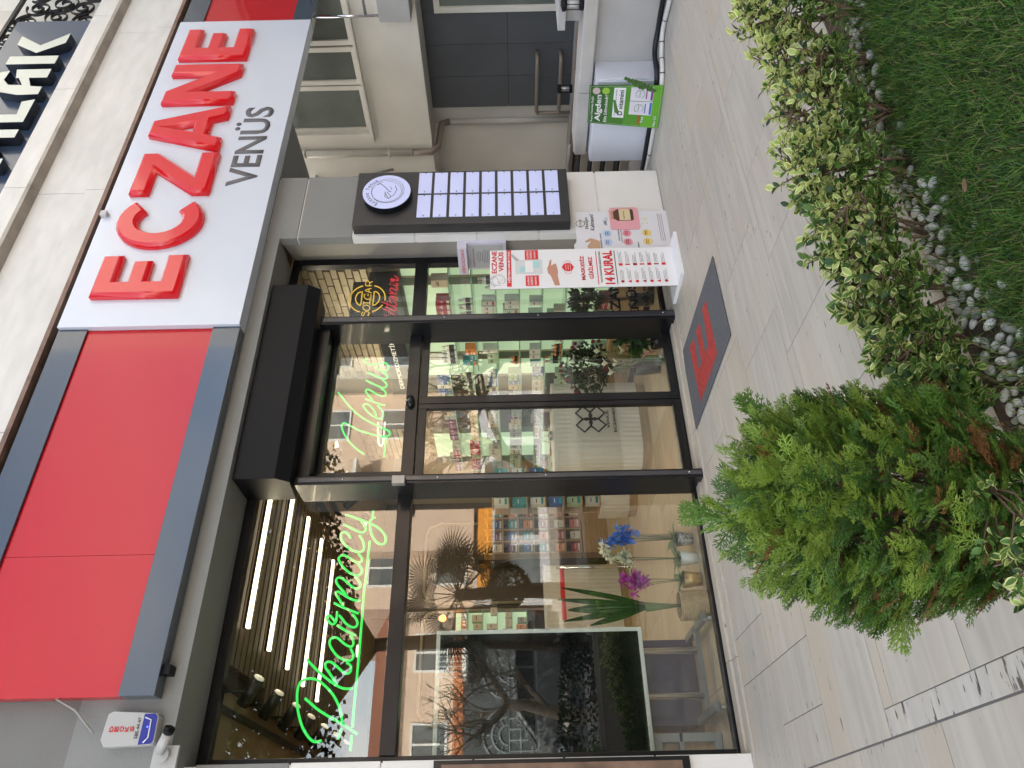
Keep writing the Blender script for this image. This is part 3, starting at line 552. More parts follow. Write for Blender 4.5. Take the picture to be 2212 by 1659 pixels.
# alarm box, security camera
al = thing('alarm_box', 'white alarm siren box with blue lower corner on the wall left of the fascia', 'alarm box')
MB().prism([(.69, 5.048, 3.76), (.68, 5.048, 4.05), (.72, 5.048, 4.08), (.87, 5.048, 4.07), (.885, 5.048, 4.04), (.87, 5.048, 3.765), (.85, 5.048, 3.75), (.71, 5.048, 3.745)], (0, -.07, 0)).build('case', mat('white_abs_plastic', (.42, .42, .41), .35), al, bev=.004)
MB().prism([(.695, 4.976, 3.76), (.69, 4.976, 3.84), (.865, 4.976, 3.84), (.868, 4.976, 3.775), (.85, 4.976, 3.757), (.715, 4.976, 3.752)], (0, -.002, 0)).build('blue_corner', mat('blue_plastic', (.01, .015, .25), .3), al)
MB().tube([(.70, 4.972, 3.81), (.73, 4.972, 3.785), (.83, 4.972, 3.79), (.845, 4.972, 3.83)], .004, 5).build('white_swoosh', WPR, al)
o = MB(); disc(o, (.79, 4.973, 3.803), .006, FX, FZ, .004, 10); o.build('status_light', mat('blue_led', (.1, .15, 1), .3, emit=.5), al)
for i, s in enumerate('DEOKS'): fit_text(s, REDI, al, (.765, 4.975, 4.015-i*.032), FX, FZ, .032, .024, depth=.001, off=.02)
fit_text('580 44 47', INK, al, (.725, 4.975, 3.853), FX, FZ, .12, .022, depth=.001)
sc_ = thing('security_camera', 'white bullet security camera on a round base beside the alarm box', 'camera'); WP = mat('white_abs_plastic')
MB().box(.565, .69, 5.02, 5.048, 3.6, 3.755).build('back_plate', WP, sc_, bev=.006); b = MB(); disc(b, (.635, 5.02, 3.69), .045, FX, FZ, .03, 20); b.build('round_base', WP, sc_)
MB().tube([(.64, 4.99, 3.69), (.655, 4.96, 3.685)], .012, 8).build('arm', WP, sc_); MB().tube([(.65, 4.97, 3.70), (.745, 4.90, 3.635)], .03, 16).build('camera_body', WP, sc_); MB().tube([(.745, 4.90, 3.637), (.765, 4.885, 3.625)], [.033, .033], 16).build('lens_hood', BLACKM, sc_)
wr = tag(MB().tube([(.76, 4.97, 4.13), (.9, 5.0, 4.3), (1.1, 5.0, 4.7), (1.2, 5.02, 5.2)], .008, 6).build('hanging_cable', mat('grey_cable', (.3, .3, .28), .6), None), 'thin grey cable running up the wall above the alarm box', 'cable')

# display frame on the left pillar
df = thing('pillar_display_case', 'dark framed poster case on the white pillar left of the window', 'display case'); BX('frame', BLACK, df, .28, .6, 5.25, 5.299, .42, 2.05, bev=.004)
BX('poster', mat('brown_poster', (.16, .1, .07), .4, var=.4, vs=6), df, .3, .575, 5.245, 5.249, .47, 2.0)

# ------------------------------------------------------------------ neighbouring entrance: low wall, cabinet, poster, cables
CONC = mat('grey_rendered_wall', (.42, .41, .40), .8, var=.07, vs=3, bump=.3, bs=40, dirt=.15)
lw2 = thing('low_wall', 'low pale rendered wall with overhanging coping on the right of the paving', 'wall')
BX('wall', CONC, lw2, 6.6, 6.85, 2.4, 5.33, 0, .645); 
for a, b in ((2.4, 3.45), (3.45, 4.6), (4.6, 5.36)): BX('coping_stone', mat('pale_coping', (.47, .45, .42), .7, var=.06, vs=4, bump=.2, dirt=.2), lw2, 6.5, 6.93, a+.002, b-.002, .645, .775, bev=.015)
cb = thing('utility_cabinet', 'white metal utility cabinet against the low wall behind the green poster', 'cabinet'); CW = mat('white_powder_coat', (.66, .68, .76), .35, coat=.2)
BX('cabinet_body', CW, cb, 6.32, 6.6, 4.315, 5.29, .012, .628, bev=.005); BX('cabinet_door', CW, cb, 6.298, 6.319, 4.33, 5.28, .02, .62, bev=.004)
MB().tube([(6.297, 4.74, .36), (6.27, 4.74, .36)], [.018, .022], 12).build('knob', WP, cb)
gp = thing('green_poster', 'bright green cardboard vitamin poster with seaweed cut-out leaning on the white cabinet', 'poster')
bl, br_, tl, tr_ = Vector((6.12, 4.74, .006)), Vector((6.18, 4.30, .006)), Vector((6.25, 4.755, .69)), Vector((6.25, 4.33, .70))
def gpt(u, v, d=0): return bl*(1-u)*(1-v)+br_*u*(1-v)+tl*(1-u)*v+tr_*u*v+Vector((-1, -.15, .15)).normalized()*d
def gq(nm, m, u0, u1, v0, v1, d, par=gp, n=1): 
    return MB().prism([gpt(u0, v0, d), gpt(u1, v0, d), gpt(u1, v1, d), gpt(u0, v1, d)], Vector((.0014, 0, 0))).build(nm, m, par)
def gt(s, m, u0, u1, v0, v1, d=.005, off=0., par=gp): o = gpt(u0, v0, d); return fit_text(s, m, par, o, gpt(u1, v0, d)-o, gpt(u0, v1, d)-o, (gpt(u1, v0)-gpt(u0, v0)).length, (gpt(u0, v1)-gpt(u0, v0)).length, depth=.0008, off=off)
GR = [mat('poster_green_%d' % i, c, .4) for i, c in enumerate(((.12, .38, .02), (.08, .27, .02), (.05, .18, .02), (.03, .12, .02)))]
for i in range(4): gq('card', GR[i], 0, 1, i*.25, (i+1)*.25, 0)
LG = mat('print_light_green', (.5, .66, .4), .5); b = MB()
for P in (((.03, .015), (.97, .015)), ((.97, .015), (.97, .985)), ((.97, .985), (.03, .985)), ((.03, .985), (.03, .015))): b.tube([gpt(*P[0], .002), gpt(*P[1], .002)], .0012, 4)
b.build('border_line', LG, gp)
gt('Koyun Yününden Değil;', WPR, .06, .72, .925, .965, off=.01); gt('Algden', WPR, .07, .76, .80, .905, off=.03); gt('Elde Edilmektedir!', WPR, .07, .76, .735, .78, off=.01)
wb = gq('white_label', WPR, .2, .94, .50, .66, .002); gt('Tüm aile için temiz içerikli', GREYI, .24, .90, .61, .64, par=wb); gt('D vitamini', INK, .27, .88, .52, .59, off=.01, par=wb)
b = MB(); disc(b, gpt(.86, .90, .002), .036, gpt(1, .9)-gpt(0, .9) and (gpt(1, .9)-gpt(0, .9)).normalized(), (gpt(.5, 1)-gpt(.5, 0)).normalized(), .001, 20); b.build('round_picture', mat('print_rose_grey', (.55, .42, .42), .6), gp)
b = MB(); disc(b, gpt(.86, .77, .002), .036, (gpt(1, .9)-gpt(0, .9)).normalized(), (gpt(.5, 1)-gpt(.5, 0)).normalized(), .001, 20); b.build('leaf_badge', mat('print_lime', (.3, .5, .05), .6), gp)
for u0, c in ((.30, mat('print_blue', (.05, .15, .5), .6)), (.635, mat('print_purple', (.2, .03, .2), .6))):
    bx_ = gq('carton_picture', mat('print_lilac_white', (.66, .62, .7), .6), u0, u0+.32, .12, .43, .003)
    b = MB(); disc(b, gpt(u0+.16, .30, .0045), .045, (gpt(1, .9)-gpt(0, .9)).normalized(), (gpt(.5, 1)-gpt(.5, 0)).normalized(), .001, 20, hole=.9); b.build('ring', mat('print_green_ring', (.1, .3, .1), .6), bx_)
    gt('D3 Spray', mat('print_green_ring'), u0+.09, u0+.23, .29, .315, .007, par=bx_); gq('carton_stripe', c, u0+.05, u0+.27, .205, .22, .0045, bx_); gq('carton_stripe', c, u0+.02, u0+.3, .125, .155, .0045, bx_)
gt('LANOLIN', REDI, .07, .29, .27, .305, off=.02); gt('free', WPR, .11, .26, .22, .265, off=.02); gt('New Life', WPR, .05, .30, .045, .085, off=.01)
WEED = mat('seaweed_green', (.06, .14, .03), .5, var=.4, vs=60)
b = MB()
for k in range(5):
    u0, v0 = .86+.05*k, .10+.05*k
    for j in range(5):
        p = gpt(u0+.02*j, v0+.05*j, .005+.002*k); q_ = p+Vector((random.uniform(-.004, 0), -random.uniform(.01, .026), random.uniform(.02, .05))); w = Vector((0, .012, .012)); b.add([p, p+w, q_+w*.3, q_], [(0, 1, 2, 3)]); b.add([p, p-w, q_-w*1.5, q_], [(0, 1, 2, 3)])
b.build('seaweed_cutout', WEED, gp)
def cable(nm, pts, r, m, lab):
    P = [Vector(p) for p in pts]; Q = []
    for i in range(len(P)-1):
        p0, p1, p2, p3 = P[max(0, i-1)], P[i], P[i+1], P[min(len(P)-1, i+2)]
        for k in range(6):
            t = k/6; Q.append(.5*((2*p1)+(-p0+p2)*t+(2*p0-5*p1+4*p2-p3)*t*t+(-p0+3*p1-3*p2+p3)*t**3))
    Q.append(P[-1]); o = MB().tube(Q, r, 8).build(nm, m, None); return tag(o, lab, 'cable'), Q
co, Qc = cable('white_cable', [(6.47, 2.4, .025), (6.45, 3.2, .025), (6.45, 3.6, .025), (6.53, 3.95, .025), (6.42, 4.12, .025), (6.27, 4.2, .025), (6.21, 4.35, .02), (6.22, 4.8, .02), (6.22, 5.3, .02), (6.3, 5.8, .02)], .022, mat('white_pvc', (.66, .66, .64), .4), 'white conduit snaking along the foot of the low wall')
for k in range(6, len(Qc)-1, 5): MB().tube([Qc[k]-(Qc[k+1]-Qc[k]).normalized()*.004, Qc[k]+(Qc[k+1]-Qc[k]).normalized()*.004], .0245, 8).build('tape_ring', BLACKM, co)
cable('black_cable', [(6.55, 2.4, .06), (6.52, 3.2, .065), (6.52, 3.6, .07), (6.575, 3.95, .06), (6.50, 4.15, .075), (6.285, 4.24, .07), (6.26, 4.4, .06), (6.27, 4.8, .055), (6.27, 5.3, .055), (6.36, 5.8, .05)], .024, mat('black_rubber_cable', (.01, .01, .012), .5), 'black rubber conduit lying on the white conduit along the low wall')
# entrance slab, lantern
nb = thing('entrance_parapet', 'pale concrete slab on a short pier beside the lantern at the right edge', 'parapet')
BX('slab', CONC, nb, 6.62, 8.2, 2.4, 4.0, .93, 1.0, bev=.004); BX('pier', CONC, nb, 6.75, 8.0, 2.4, 3.98, .776, .928)
def lantern(x, y, z, s, lab):
    t = thing('garden_lantern', lab, 'lantern', (x, y, z)); k = s
    MB().lathe([(.05*k, 0), (.055*k, .01*k), (.055*k, .035*k), (.04*k, .04*k)]).build('lamp_base', BLACKM, t)
    MB().lathe([(.028*k, .04*k), (.028*k, .15*k)], n=16).build('lamp_glass', mat('frosted_glass', (.6, .6, .58), .5), t)
    for i in range(4): MB().tube([(.045*k*math.cos(i*PI/2+.4), .045*k*math.sin(i*PI/2+.4), .035*k), (.045*k*math.cos(i*PI/2+.4), .045*k*math.sin(i*PI/2+.4), .16*k)], .004*k, 6).build('cage_bar', BLACKM, t)
    MB().lathe([(.055*k, .15*k), (.06*k, .16*k), (.06*k, .185*k), (.02*k, .2*k)]).build('lamp_cap', BLACKM, t)
lantern(6.58, 3.72, .776, 1.05, 'black caged lantern standing on the coping at the right edge')
lantern(9.05, 6.32, .58, 1.05, 'small black lantern on the far ledge under the handrail')

# neighbouring building, wall facing the shop side gap
nbd = thing('neighbour_building', 'cream rendered neighbour building with a row of windows over a recessed dark panelled bay', 'building')
CREAM = mat('cream_render', (.76, .73, .66), .8, var=.05, vs=1.5, bump=.25, bs=60, dirt=.12)
CREAM2 = mat('white_frame_paint', (.72, .70, .64), .5, var=.04, vs=6)
PGL = mat('window_glass_dark', (.13, .15, .135), .06, coat=.3, var=.3, vs=1)
def ywall(nm, m, x0, x1, y0, y1, z0, z1, par=nbd, bev=0): return BX(nm, m, par, x0, x1, y0, y1, z0, z1, bev=bev)
ywall('upper_wall', CREAM, 9.3, 9.6, 3.0, 8.4, 2.64, 3.52); ywall('upper_wall', CREAM, 9.3, 9.6, 7.2, 8.4, 3.52, 5.48); ywall('soffit', CREAM, 9.6, 10.3, 3.0, 8.9, 2.64, 2.75); ywall('upper_wall', CREAM, 9.3, 9.6, 3.0, 7.2, 4.9, 5.48)
ywall('window_sill', CREAM2, 9.22, 9.34, 4.0, 7.3, 3.49, 3.53, bev=.005)
def nwin(y0, y1, z0, z1, x=9.36):
    w = MB().box(x, x+.08, y0, y1, z0, z0+.07).box(x, x+.08, y0, y1, z1-.07, z1).box(x, x+.08, y0, y0+.07, z0+.07, z1-.07).box(x, x+.08, y1-.07, y1, z0+.07, z1-.07).build('window', CREAM2, nbd, bev=.006)
    BX('pane', PGL, w, x+.03, x+.04, y0+.07, y1-.07, z0+.07, z1-.07); return w
nwin(6.42, 7.2, 3.53, 4.9); nwin(5.83, 6.4, 3.53, 4.9); nwin(4.9, 5.8, 3.53, 4.9); nwin(4.0, 4.88, 3.53, 4.9)
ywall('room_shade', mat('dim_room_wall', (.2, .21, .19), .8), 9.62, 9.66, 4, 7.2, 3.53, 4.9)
ywall('recess_wall', CREAM, 10.0, 10.3, 7.5, 9.2, .4, 2.64); ywall('pilaster', mat('pale_pilaster', (.56, .54, .5), .7, var=.04, vs=3), 9.93, 10.3, 7.2, 7.5, .4, 2.64)
PANEL = mat('slate_grey_panel', (.085, .093, .105), .45, var=.12, vs=2, bump=.05)
for y0, y1 in ((6.67, 7.2), (6.16, 6.67), (5.66, 6.16)):
    for z0, z1 in ((.4, 1.46), (1.46, 2.64)): ywall('wall_panel', PANEL, 9.9, 9.93, y0+.003, y1-.003, z0+.003, z1-.003)
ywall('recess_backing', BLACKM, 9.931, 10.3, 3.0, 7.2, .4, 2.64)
w = MB().box(9.84, 9.93, 3.5, 5.66, .72, .80).box(9.84, 9.93, 3.5, 5.66, 2.38, 2.46).box(9.84, 9.93, 5.58, 5.66, .80, 2.38).build('window', CREAM2, nbd, bev=.005); BX('pane', PGL, w, 9.88, 9.89, 3.5, 5.58, .80, 2.38)
ywall('wall_panel', PANEL, 9.9, 9.93, 3.5, 5.655, 2.463, 2.637)
ywall('end_wall', CREAM, 9.3, 10.3, 8.4, 9.0, 2.64, 5.48); ywall('far_wall', CREAM, 6.2, 10.3, 9.2, 9.4, 0, 5.48); ywall('rear_mass', CREAM, 10.3, 14, -3, 9.4, 0, 5.48); ywall('top_mass', CREAM, 9.6, 30, -3, 5.4, 5.48, 12)
BX('balcony_slab', CONC, nbd, 9.0, 9.299, 3.0, 5.28, 2.68, 3.08, bev=.006); b = MB()
for z in (3.25, 3.9): b.tube([(9.06, 3.0, z), (9.06, 5.22, z)], .02, 8)
b.tube([(9.06, 5.22, 3.08), (9.06, 5.22, 3.9)], .02, 8); b.build('balcony_rail', CHROME, nbd)
lg = thing('entrance_ledge', 'long pale ledge with a brown top rail under the neighbour recess', 'ledge'); ywall('ledge', CONC, 9.0, 10.3, 3.2, 9.2, 0.0, .52, lg); ywall('top_rail', mat('brown_stone_trim', (.28, .22, .17), .6, var=.1, vs=4), 8.93, 9.02, 3.2, 9.2, .52, .58, lg, .006)
PIP = mat('taupe_steel_pipe', (.27, .23, .19), .4, metal=.3); WPI = mat('white_painted_pipe', (.55, .53, .48), .5)
dp = thing('drain_pipe', 'cream drain pipe running down the upper wall and under the overhang', 'pipe')
MB().tube([(9.24, 7.5, 5.2), (9.24, 7.5, 2.95)], .055, 12).build('pipe', WPI, dp); MB().tube([(9.24, 7.5, 2.95), (9.24, 7.5, 2.66), (9.3, 7.46, 2.56), (9.86, 7.46, 2.52), (9.9, 7.46, 2.4)], .05, 12).build('elbow', PIP, dp); MB().tube([(9.9, 7.46, 2.4), (9.9, 7.46, .5)], .045, 12).build('pipe', WPI, dp)
for z in (3.3, 4.6): MB().tube([(9.24, 7.5, z-.02), (9.24, 7.5, z+.02)], .065, 12).build('clamp', WPI, dp)
hr = thing('handrail', 'taupe two bar handrail in front of the dark panels', 'handrail')
for z in (1.04, .70): MB().tube([(9.9, 6.28, z), (9.72, 6.3, z), (9.7, 6.36, z), (9.7, 7.15, z), (9.72, 7.2, z-.02)], .028, 10).build('rail', PIP, hr)
MB().tube([(9.72, 7.2, 1.03), (9.72, 7.2, .5)], .028, 10).build('post', PIP, hr)
tag(MB().tube([(9.28, 7.95, 4.55), (9.22, 8.05, 4.4), (9.2, 7.95, 4.0), (9.24, 7.9, 3.6), (9.28, 7.86, 3.3)], .02, 6).build('loose_cable', mat('grey_cable'), None), 'loose grey cable hanging on the upper wall above the directory board', 'cable')
st = thing('entrance_steps', 'pale stone steps with black strips for shadow gaps behind the low wall end', 'steps')
for i in range(4): BX('step', mat('step_stone', (.42, .37, .3), .7, var=.08, vs=4), st, 7.3+i*.32, 9.0, 5.4, 9.2, i*.125+.001, i*.125+.105, bev=.004); BX('painted_gap_shade', BLACKM, st, 7.33+i*.32, 9.0, 5.42, 9.2, i*.125+.1055, i*.125+.1255)  # black strips stand in for the shade between the treads
tag(BX('side_passage', mat('passage_floor', (.3, .28, .26), .8, var=.1, vs=3), None, 5.7, 9.2, 5.472, 12, -.012, -.003), kind='structure')
hs_ = thing('stair_rail', 'dark steel stair rail post at the end of the low wall', 'railing'); MB().tube([(6.75, 5.5, 0), (6.75, 5.5, .78)], .02, 8).build('post', PIP, hs_); MB().tube([(6.75, 5.42, .8), (6.78, 6.6, .80)], .022, 8).build('rail', PIP, hs_)
# ------------------------------------------------------------------ neon lettering inside the glass
NG = mat('green_neon', (.01, .1, .02), .4, emit=.25, ecol=(.055, 1, .14)); NY = mat('yellow_neon', (.1, .06, .01), .4, emit=.22, ecol=(1, .6, .05)); NR = mat('red_neon', (.1, .01, .01), .4, emit=.2, ecol=(1, .035, .06)); NW = mat('white_neon', (.2, .2, .2), .4, emit=.2, ecol=(1, .9, .7))
N1, N2, N3, N4 = (1150, 1950, 450/1357), (1100, 2400, 500/1329), (1280, 1380, 320/1154), (1340, 1050, 280/1858)
def smooth(P, n=5):
    if len(P) < 3: return P
    Q = []
    for i in range(len(P)-1):
        p0, p1, p2, p3 = P[max(0, i-1)], P[i], P[i+1], P[min(len(P)-1, i+2)]
        for k in range(n):
            t = k/n; Q.append(.5*((2*p1)+(-p0+p2)*t+(2*p0-5*p1+4*p2-p3)*t*t+(-p0+3*p1-3*p2+p3)*t**3))
    return Q+[P[-1]]
def neon(par, reg, pts, m, r, Y=5.62, nm='neon_tube'):
    return MB().tube(smooth(trace(reg, pts, Y)), r, 8).build(nm, m, par)
ph = thing('pharmacy_neon', 'green neon script reading Pharmacy behind the tall left window', 'neon sign')
S1 = [(N2, [(440,1372),(400,1385),(350,1378),(300,1330),(250,1250),(215,1150),(192,1040),(185,930),(190,840),(215,770),(260,735),(330,722),(400,740),(450,775),(510,830),(560,890),(600,960),(632,1040),(650,1120),(658,1190)]),
 (N2, [(268,930),(330,985),(400,1045),(500,1110),(600,1165),(700,1225),(815,1305)]), (N2, [(650,1240),(635,1290),(615,1360)]), (N2, [(755,1315),(750,1400),(742,1480)]),
 (N2, [(765,1235),(775,1100),(795,880),(820,620),(840,400),(865,100),(875,20)]), (N1, [(835,1390),(855,1150),(880,950),(905,700),(925,545)]),
 (N2, [(290,525),(340,580),(410,650),(480,710),(540,755),(600,795),(650,820),(700,830),(765,828)]), (N2, [(600,785),(560,720),(520,660),(485,610),(483,570),(505,548),(550,555),(600,595),(650,640),(690,668),(730,665),(750,630),(745,590),(720,565),(700,560)]),
 (N2, [(745,275),(770,320),(775,365),(755,388),(715,380),(670,350),(625,310),(590,293),(550,300),(528,330),(530,375),(560,430),(600,480),(650,515),(700,533),(750,530),(772,500),(770,460),(745,410)]),
 (N2, [(605,20),(600,80),(590,130),(560,155),(525,135),(498,100),(500,70),(530,65),(560,95),(585,130)]), (N2, [(605,165),(650,195),(720,235),(800,272)]), (N2, [(625,60),(660,100),(700,150),(760,185),(800,180),(818,150),(810,110),(785,70),(765,50)]),
 (N1, [(500,1280),(600,1330),(700,1370),(790,1405)]), (N1, [(610,1315),(570,1250),(530,1190),(520,1160),(545,1145),(600,1172),(640,1200),(720,1240),(810,1255)]), (N1, [(645,1185),(600,1130),(540,1060),(525,1010),(545,980),(590,985),(650,1030),(710,1085),(770,1110),(805,1090),(810,1050),(780,1000),(750,970)]),
 (N1, [(785,820),(820,860),(830,900),(810,940),(760,950),(690,925),(620,865),(570,800),(555,750),(580,720),(620,712),(680,745),(740,785),(790,800),(830,780),(825,740),(790,700)]),
 (N1, [(695,510),(670,465),(630,440),(590,450),(578,490),(600,550),(650,610),(720,655),(790,675),(840,660),(855,610),(840,540),(800,475)]), (N1, [(610,345),(680,380),(760,420),(820,440),(865,430),(875,390),(850,340),(820,315)]),
 (N1, [(635,230),(700,250),(800,285),(900,325),(1000,370),(1070,430),(1110,490),(1110,550),(1080,580),(1030,575),(980,530),(945,460),(930,390),(930,320),(950,280),(990,262)]), (N1, [(965,185),(955,250)])]
for r, p in S1: neon(ph, r, p, NG, .0092)
vn = thing('venus_neon', 'green neon script reading Venus in the glass above the sliding door', 'neon sign')
for p in ([(555,1475),(450,1400),(350,1300),(270,1180),(235,1080),(250,1040),(280,1030),(350,1065),(450,1120),(560,1160),(700,1200),(830,1225),(900,1210),(920,1170),(890,1135),(800,1095),(650,1025),(520,950),(400,850),(300,740),(230,650),(188,597)],
 [(750,785),(790,830),(825,890),(820,950),(780,970),(700,945),(620,890),(560,820),(545,785),(570,762),(620,775),(670,820),(710,880),(728,960)], [(570,690),(650,715),(750,755),(850,780)], [(670,710),(620,640),(580,590),(585,560),(615,552),(680,590),(750,630),(820,650),(860,630),(850,580),(795,545)],
 [(580,425),(660,465),(750,505),(830,530),(870,510),(870,470),(830,430),(810,415)], [(595,315),(680,345),(770,385),(840,405),(885,385),(880,350),(840,325)], [(595,115),(570,125),(575,165),(610,195),(680,200),(760,185),(830,175),(880,190),(900,230),(890,270),(850,300),(800,295),(760,265),(738,240)], [(870,1250),(850,1380),(835,1510)]):
    neon(vn, N3, p, NG, .008, 5.64)
# clear acrylic hangers, far white neon loop
cl = thing('white_neon_loop', 'slim white lit rounded rectangle lamp hanging deep in the shop', 'lamp')
neon(cl, N3, [(765,920),(750,1100),(755,1250),(770,1330),(800,1355),(825,1310),(835,1200),(850,1000),(850,890)], NW, .014, 8.6)
svn = thing('vitamin_neon_panel', 'black neon panel with a yellow ringed emblem and red script in the right transom window', 'neon sign')
BX('panel', BLACKM, svn, 4.262, 4.99, 5.64, 5.652, 2.80, 3.075); BX('panel', BLACKM, svn, 4.262, 4.99, 5.64, 5.652, 2.70, 2.80)
BX('clear_panel', GLASS, svn, 4.262, 4.99, 5.641, 5.65, 2.55, 2.70)
for p in ([(590,500),(450,560),(330,660),(260,770),(240,870),(260,980),(320,1080),(420,1150),(515,1180)], [(830,1180),(960,1120),(1060,1040),(1105,1005)], [(895,500),(1000,535),(1090,600),(1150,690),(1170,780),(1168,880)],
 [(575,650),(560,800),(540,960),(510,1005),(460,980),(410,900),(400,820),(430,740),(480,680),(545,660)], [(885,655),(870,800),(850,980),(880,1005),(940,970),(1000,900),(1030,810),(1010,720),(960,665),(905,650)]): neon(svn, N4, p, NY, .006, 5.63)
for p in ([(600,1190),(570,1200),(565,1280),(600,1290),(640,1200),(680,1170),(740,1190),(750,1240),(720,1260),(740,1290)], [(770,1075),(750,1130),(682,1140),(620,1120),(592,1075),(620,1020),(682,1005),(750,1030),(770,1075)], [(610,945),(770,945)], [(605,985),(605,915)], [(775,985),(775,880),(820,860)], [(655,720),(625,730),(630,800),(690,850),(770,840),(800,790),(800,720)], [(725,710),(725,760)], [(810,680),(655,620),(815,565)], [(750,650),(750,590)], [(820,495),(670,495),(672,410),(710,378),(755,395),(765,440),(762,490)], [(765,430),(840,385)]): neon(svn, N4, p, NY, .0045, 5.63)
for p in ([(1310,1300),(1250,1285),(1170,1280),(1135,1298)], [(1110,1105),(1200,1130),(1300,1180),(1380,1240),(1440,1300)], [(1180,1060),(1300,1100),(1430,1160),(1460,1120),(1440,1070),(1380,1040)], [(1085,925),(1180,960),(1300,1010),(1420,1035),(1465,990),(1440,940),(1390,925)], [(1235,900),(1215,1060)], [(1330,960),(1290,880),(1290,810),(1340,795),(1430,870),(1480,860),(1470,810),(1320,770)], [(1280,700),(1480,720)], [(1400,690),(1310,640),(1300,580),(1350,560),(1450,610),(1495,600),(1480,560),(1440,540)], [(1380,480),(1500,500),(1490,450),(1440,440)], [(1280,445),(1310,460)], [(1310,385),(1420,370)], [(1400,360),(1330,340),(1320,320),(1380,320),(1480,360),(1520,340),(1490,290),(1410,230)]): neon(svn, N4, p, NR, .005, 5.62)

# lettering on the right window glass
dc = thing('window_lettering', 'black vinyl shop name lettering low on the glass pane right of the door', 'lettering')
R3 = (1800, 850, 1000/2212)
def gl_text(s, m, x0, x1, z0, z1, off=0., y=5.528): return fit_text(s, m, dc, (x0, y, z0), FX, FZ, x1-x0, z1-z0, depth=.001, off=off)
gl_text('ECZANE', INK, 4.27, 4.92, .44, .54, .03); gl_text('VENÜS', INK, 4.27, 4.8, .27, .375, .03); gl_text('Ecz.Tuğçe', INK, 4.27, 4.75, .155, .225)

# black header sign over the shelves and shelving on the right wall
hd = thing('dermocosmetics_header', 'black shelf header with white lettering DERMOKOZMETİK over the right wall shelves', 'sign')
BX('board', BLACKM, hd, 5.02, 5.36, 5.9, 7.84, 2.70, 2.99, bev=.004); fit_text('DERMOKOZMETİK', mat('white_lit_letters', (.8, .8, .75), .5, emit=.06), hd, (5.018, 7.66, 2.83), (0, -1, 0), (0, 0, 1), .98, .065, depth=.002)
PG = mat('backlit_pale_green', (.55, .64, .47), .5, emit=.13, ecol=(.72, .92, .58)); SHG = mat('shelf_glass_edge', (.28, .45, .34), .15, coat=.5); ALU = mat('shelf_upright_grey', (.19, .17, .145), .45)
CAB = mat('pale_oak')
posts = [5.66, 5.99, 6.87, 7.38, 8.28, 9.2, 10.12]
bayn = ['in the narrow bay by the window', 'in the bay behind the right window', 'in the slim bay beside the right window', 'in the bay behind the right door leaf', 'in the bay behind the left door leaf', 'in the farthest bay of the right wall']
nth = ['first', 'second', 'third', 'fourth', 'fifth', 'sixth', 'seventh', 'eighth', 'ninth', 'tenth', 'eleventh', 'twelfth', 'thirteenth', 'fourteenth', 'fifteenth', 'sixteenth']
ordn = ['top', 'second', 'third', 'fourth', 'fifth', 'sixth', 'seventh']
PC = {'white': (.6, .6, .57), 'cream': (.55, .47, .36), 'pale green': (.38, .5, .36), 'orange': (.65, .2, .04), 'teal': (.03, .25, .3), 'silver grey': (.3, .32, .31), 'purple': (.13, .03, .13), 'crimson': (.32, .02, .05), 'dark green': (.03, .08, .06), 'blue': (.04, .12, .38), 'pink': (.6, .22, .24)}
PM = {k: mat('carton_'+k.replace(' ', '_'), v, .45, var=.05, vs=20) for k, v in PC.items()}
pal = [['white', 'pale green', 'cream'], ['white', 'cream', 'white', 'pale green', 'crimson'], ['orange', 'pale green', 'white', 'white', 'teal', 'pale green'], ['pale green', 'white', 'cream', 'pale green', 'white', 'silver grey', 'blue'], ['silver grey', 'silver grey', 'purple', 'cream', 'white', 'silver grey'], ['silver grey', 'white', 'white', 'crimson', 'silver grey', 'purple', 'pale green']]
_pk = {}
def product(x, y, z, w, h, c, c2, lab, grp, kind, facing='x', parent=None):
    key = (round(w, 2), round(h, 2), c, c2, kind, facing)
    if key not in _pk:
        b = MB()
        if kind == 'bottle':
            b.lathe([(w*.42, 0), (w*.45, h*.05), (w*.45, h*.62), (w*.2, h*.75), (w*.2, h*.8)], n=12); b.mi = 1; b.lathe([(w*.24, h*.8), (w*.24, h)], n=10); b.mi = 2; b.lathe([(w*.456, h*.15), (w*.456, h*.5)], n=12, cap=False)
        else:
            d = .05 if facing == 'x' else w/2
            if facing == 'x': b.box(-.05, .05, -w/2, w/2, 0, h); b.mi = 1; b.box(-.0515, -.0501, -w/2+.004, w/2-.004, h*.08, h*.26); b.mi = 2; b.box(-.0515, -.0501, -w*.3, w*.3, h*.55, h*.62); b.box(-.0515, -.0501, -w*.3, w*.15, h*.68, h*.72)
            else: b.box(-w/2, w/2, -.05, .05, 0, h); b.mi = 1; b.box(-w/2+.004, w/2-.004, -.0515, -.0501, h*.08, h*.26); b.mi = 2; b.box(-w*.3, w*.3, -.0515, -.0501, h*.55, h*.62)
        o = b.build(kind if kind == 'bottle' else 'carton', [PM[c], PM[c2], INK if c not in ('purple', 'dark green', 'teal', 'blue', 'crimson') else PM['white']], parent); _pk[key] = o
    else: o = dup(_pk[key], parent)
    o.location = (x, y, z); tag(o, lab, kind, grp); return o
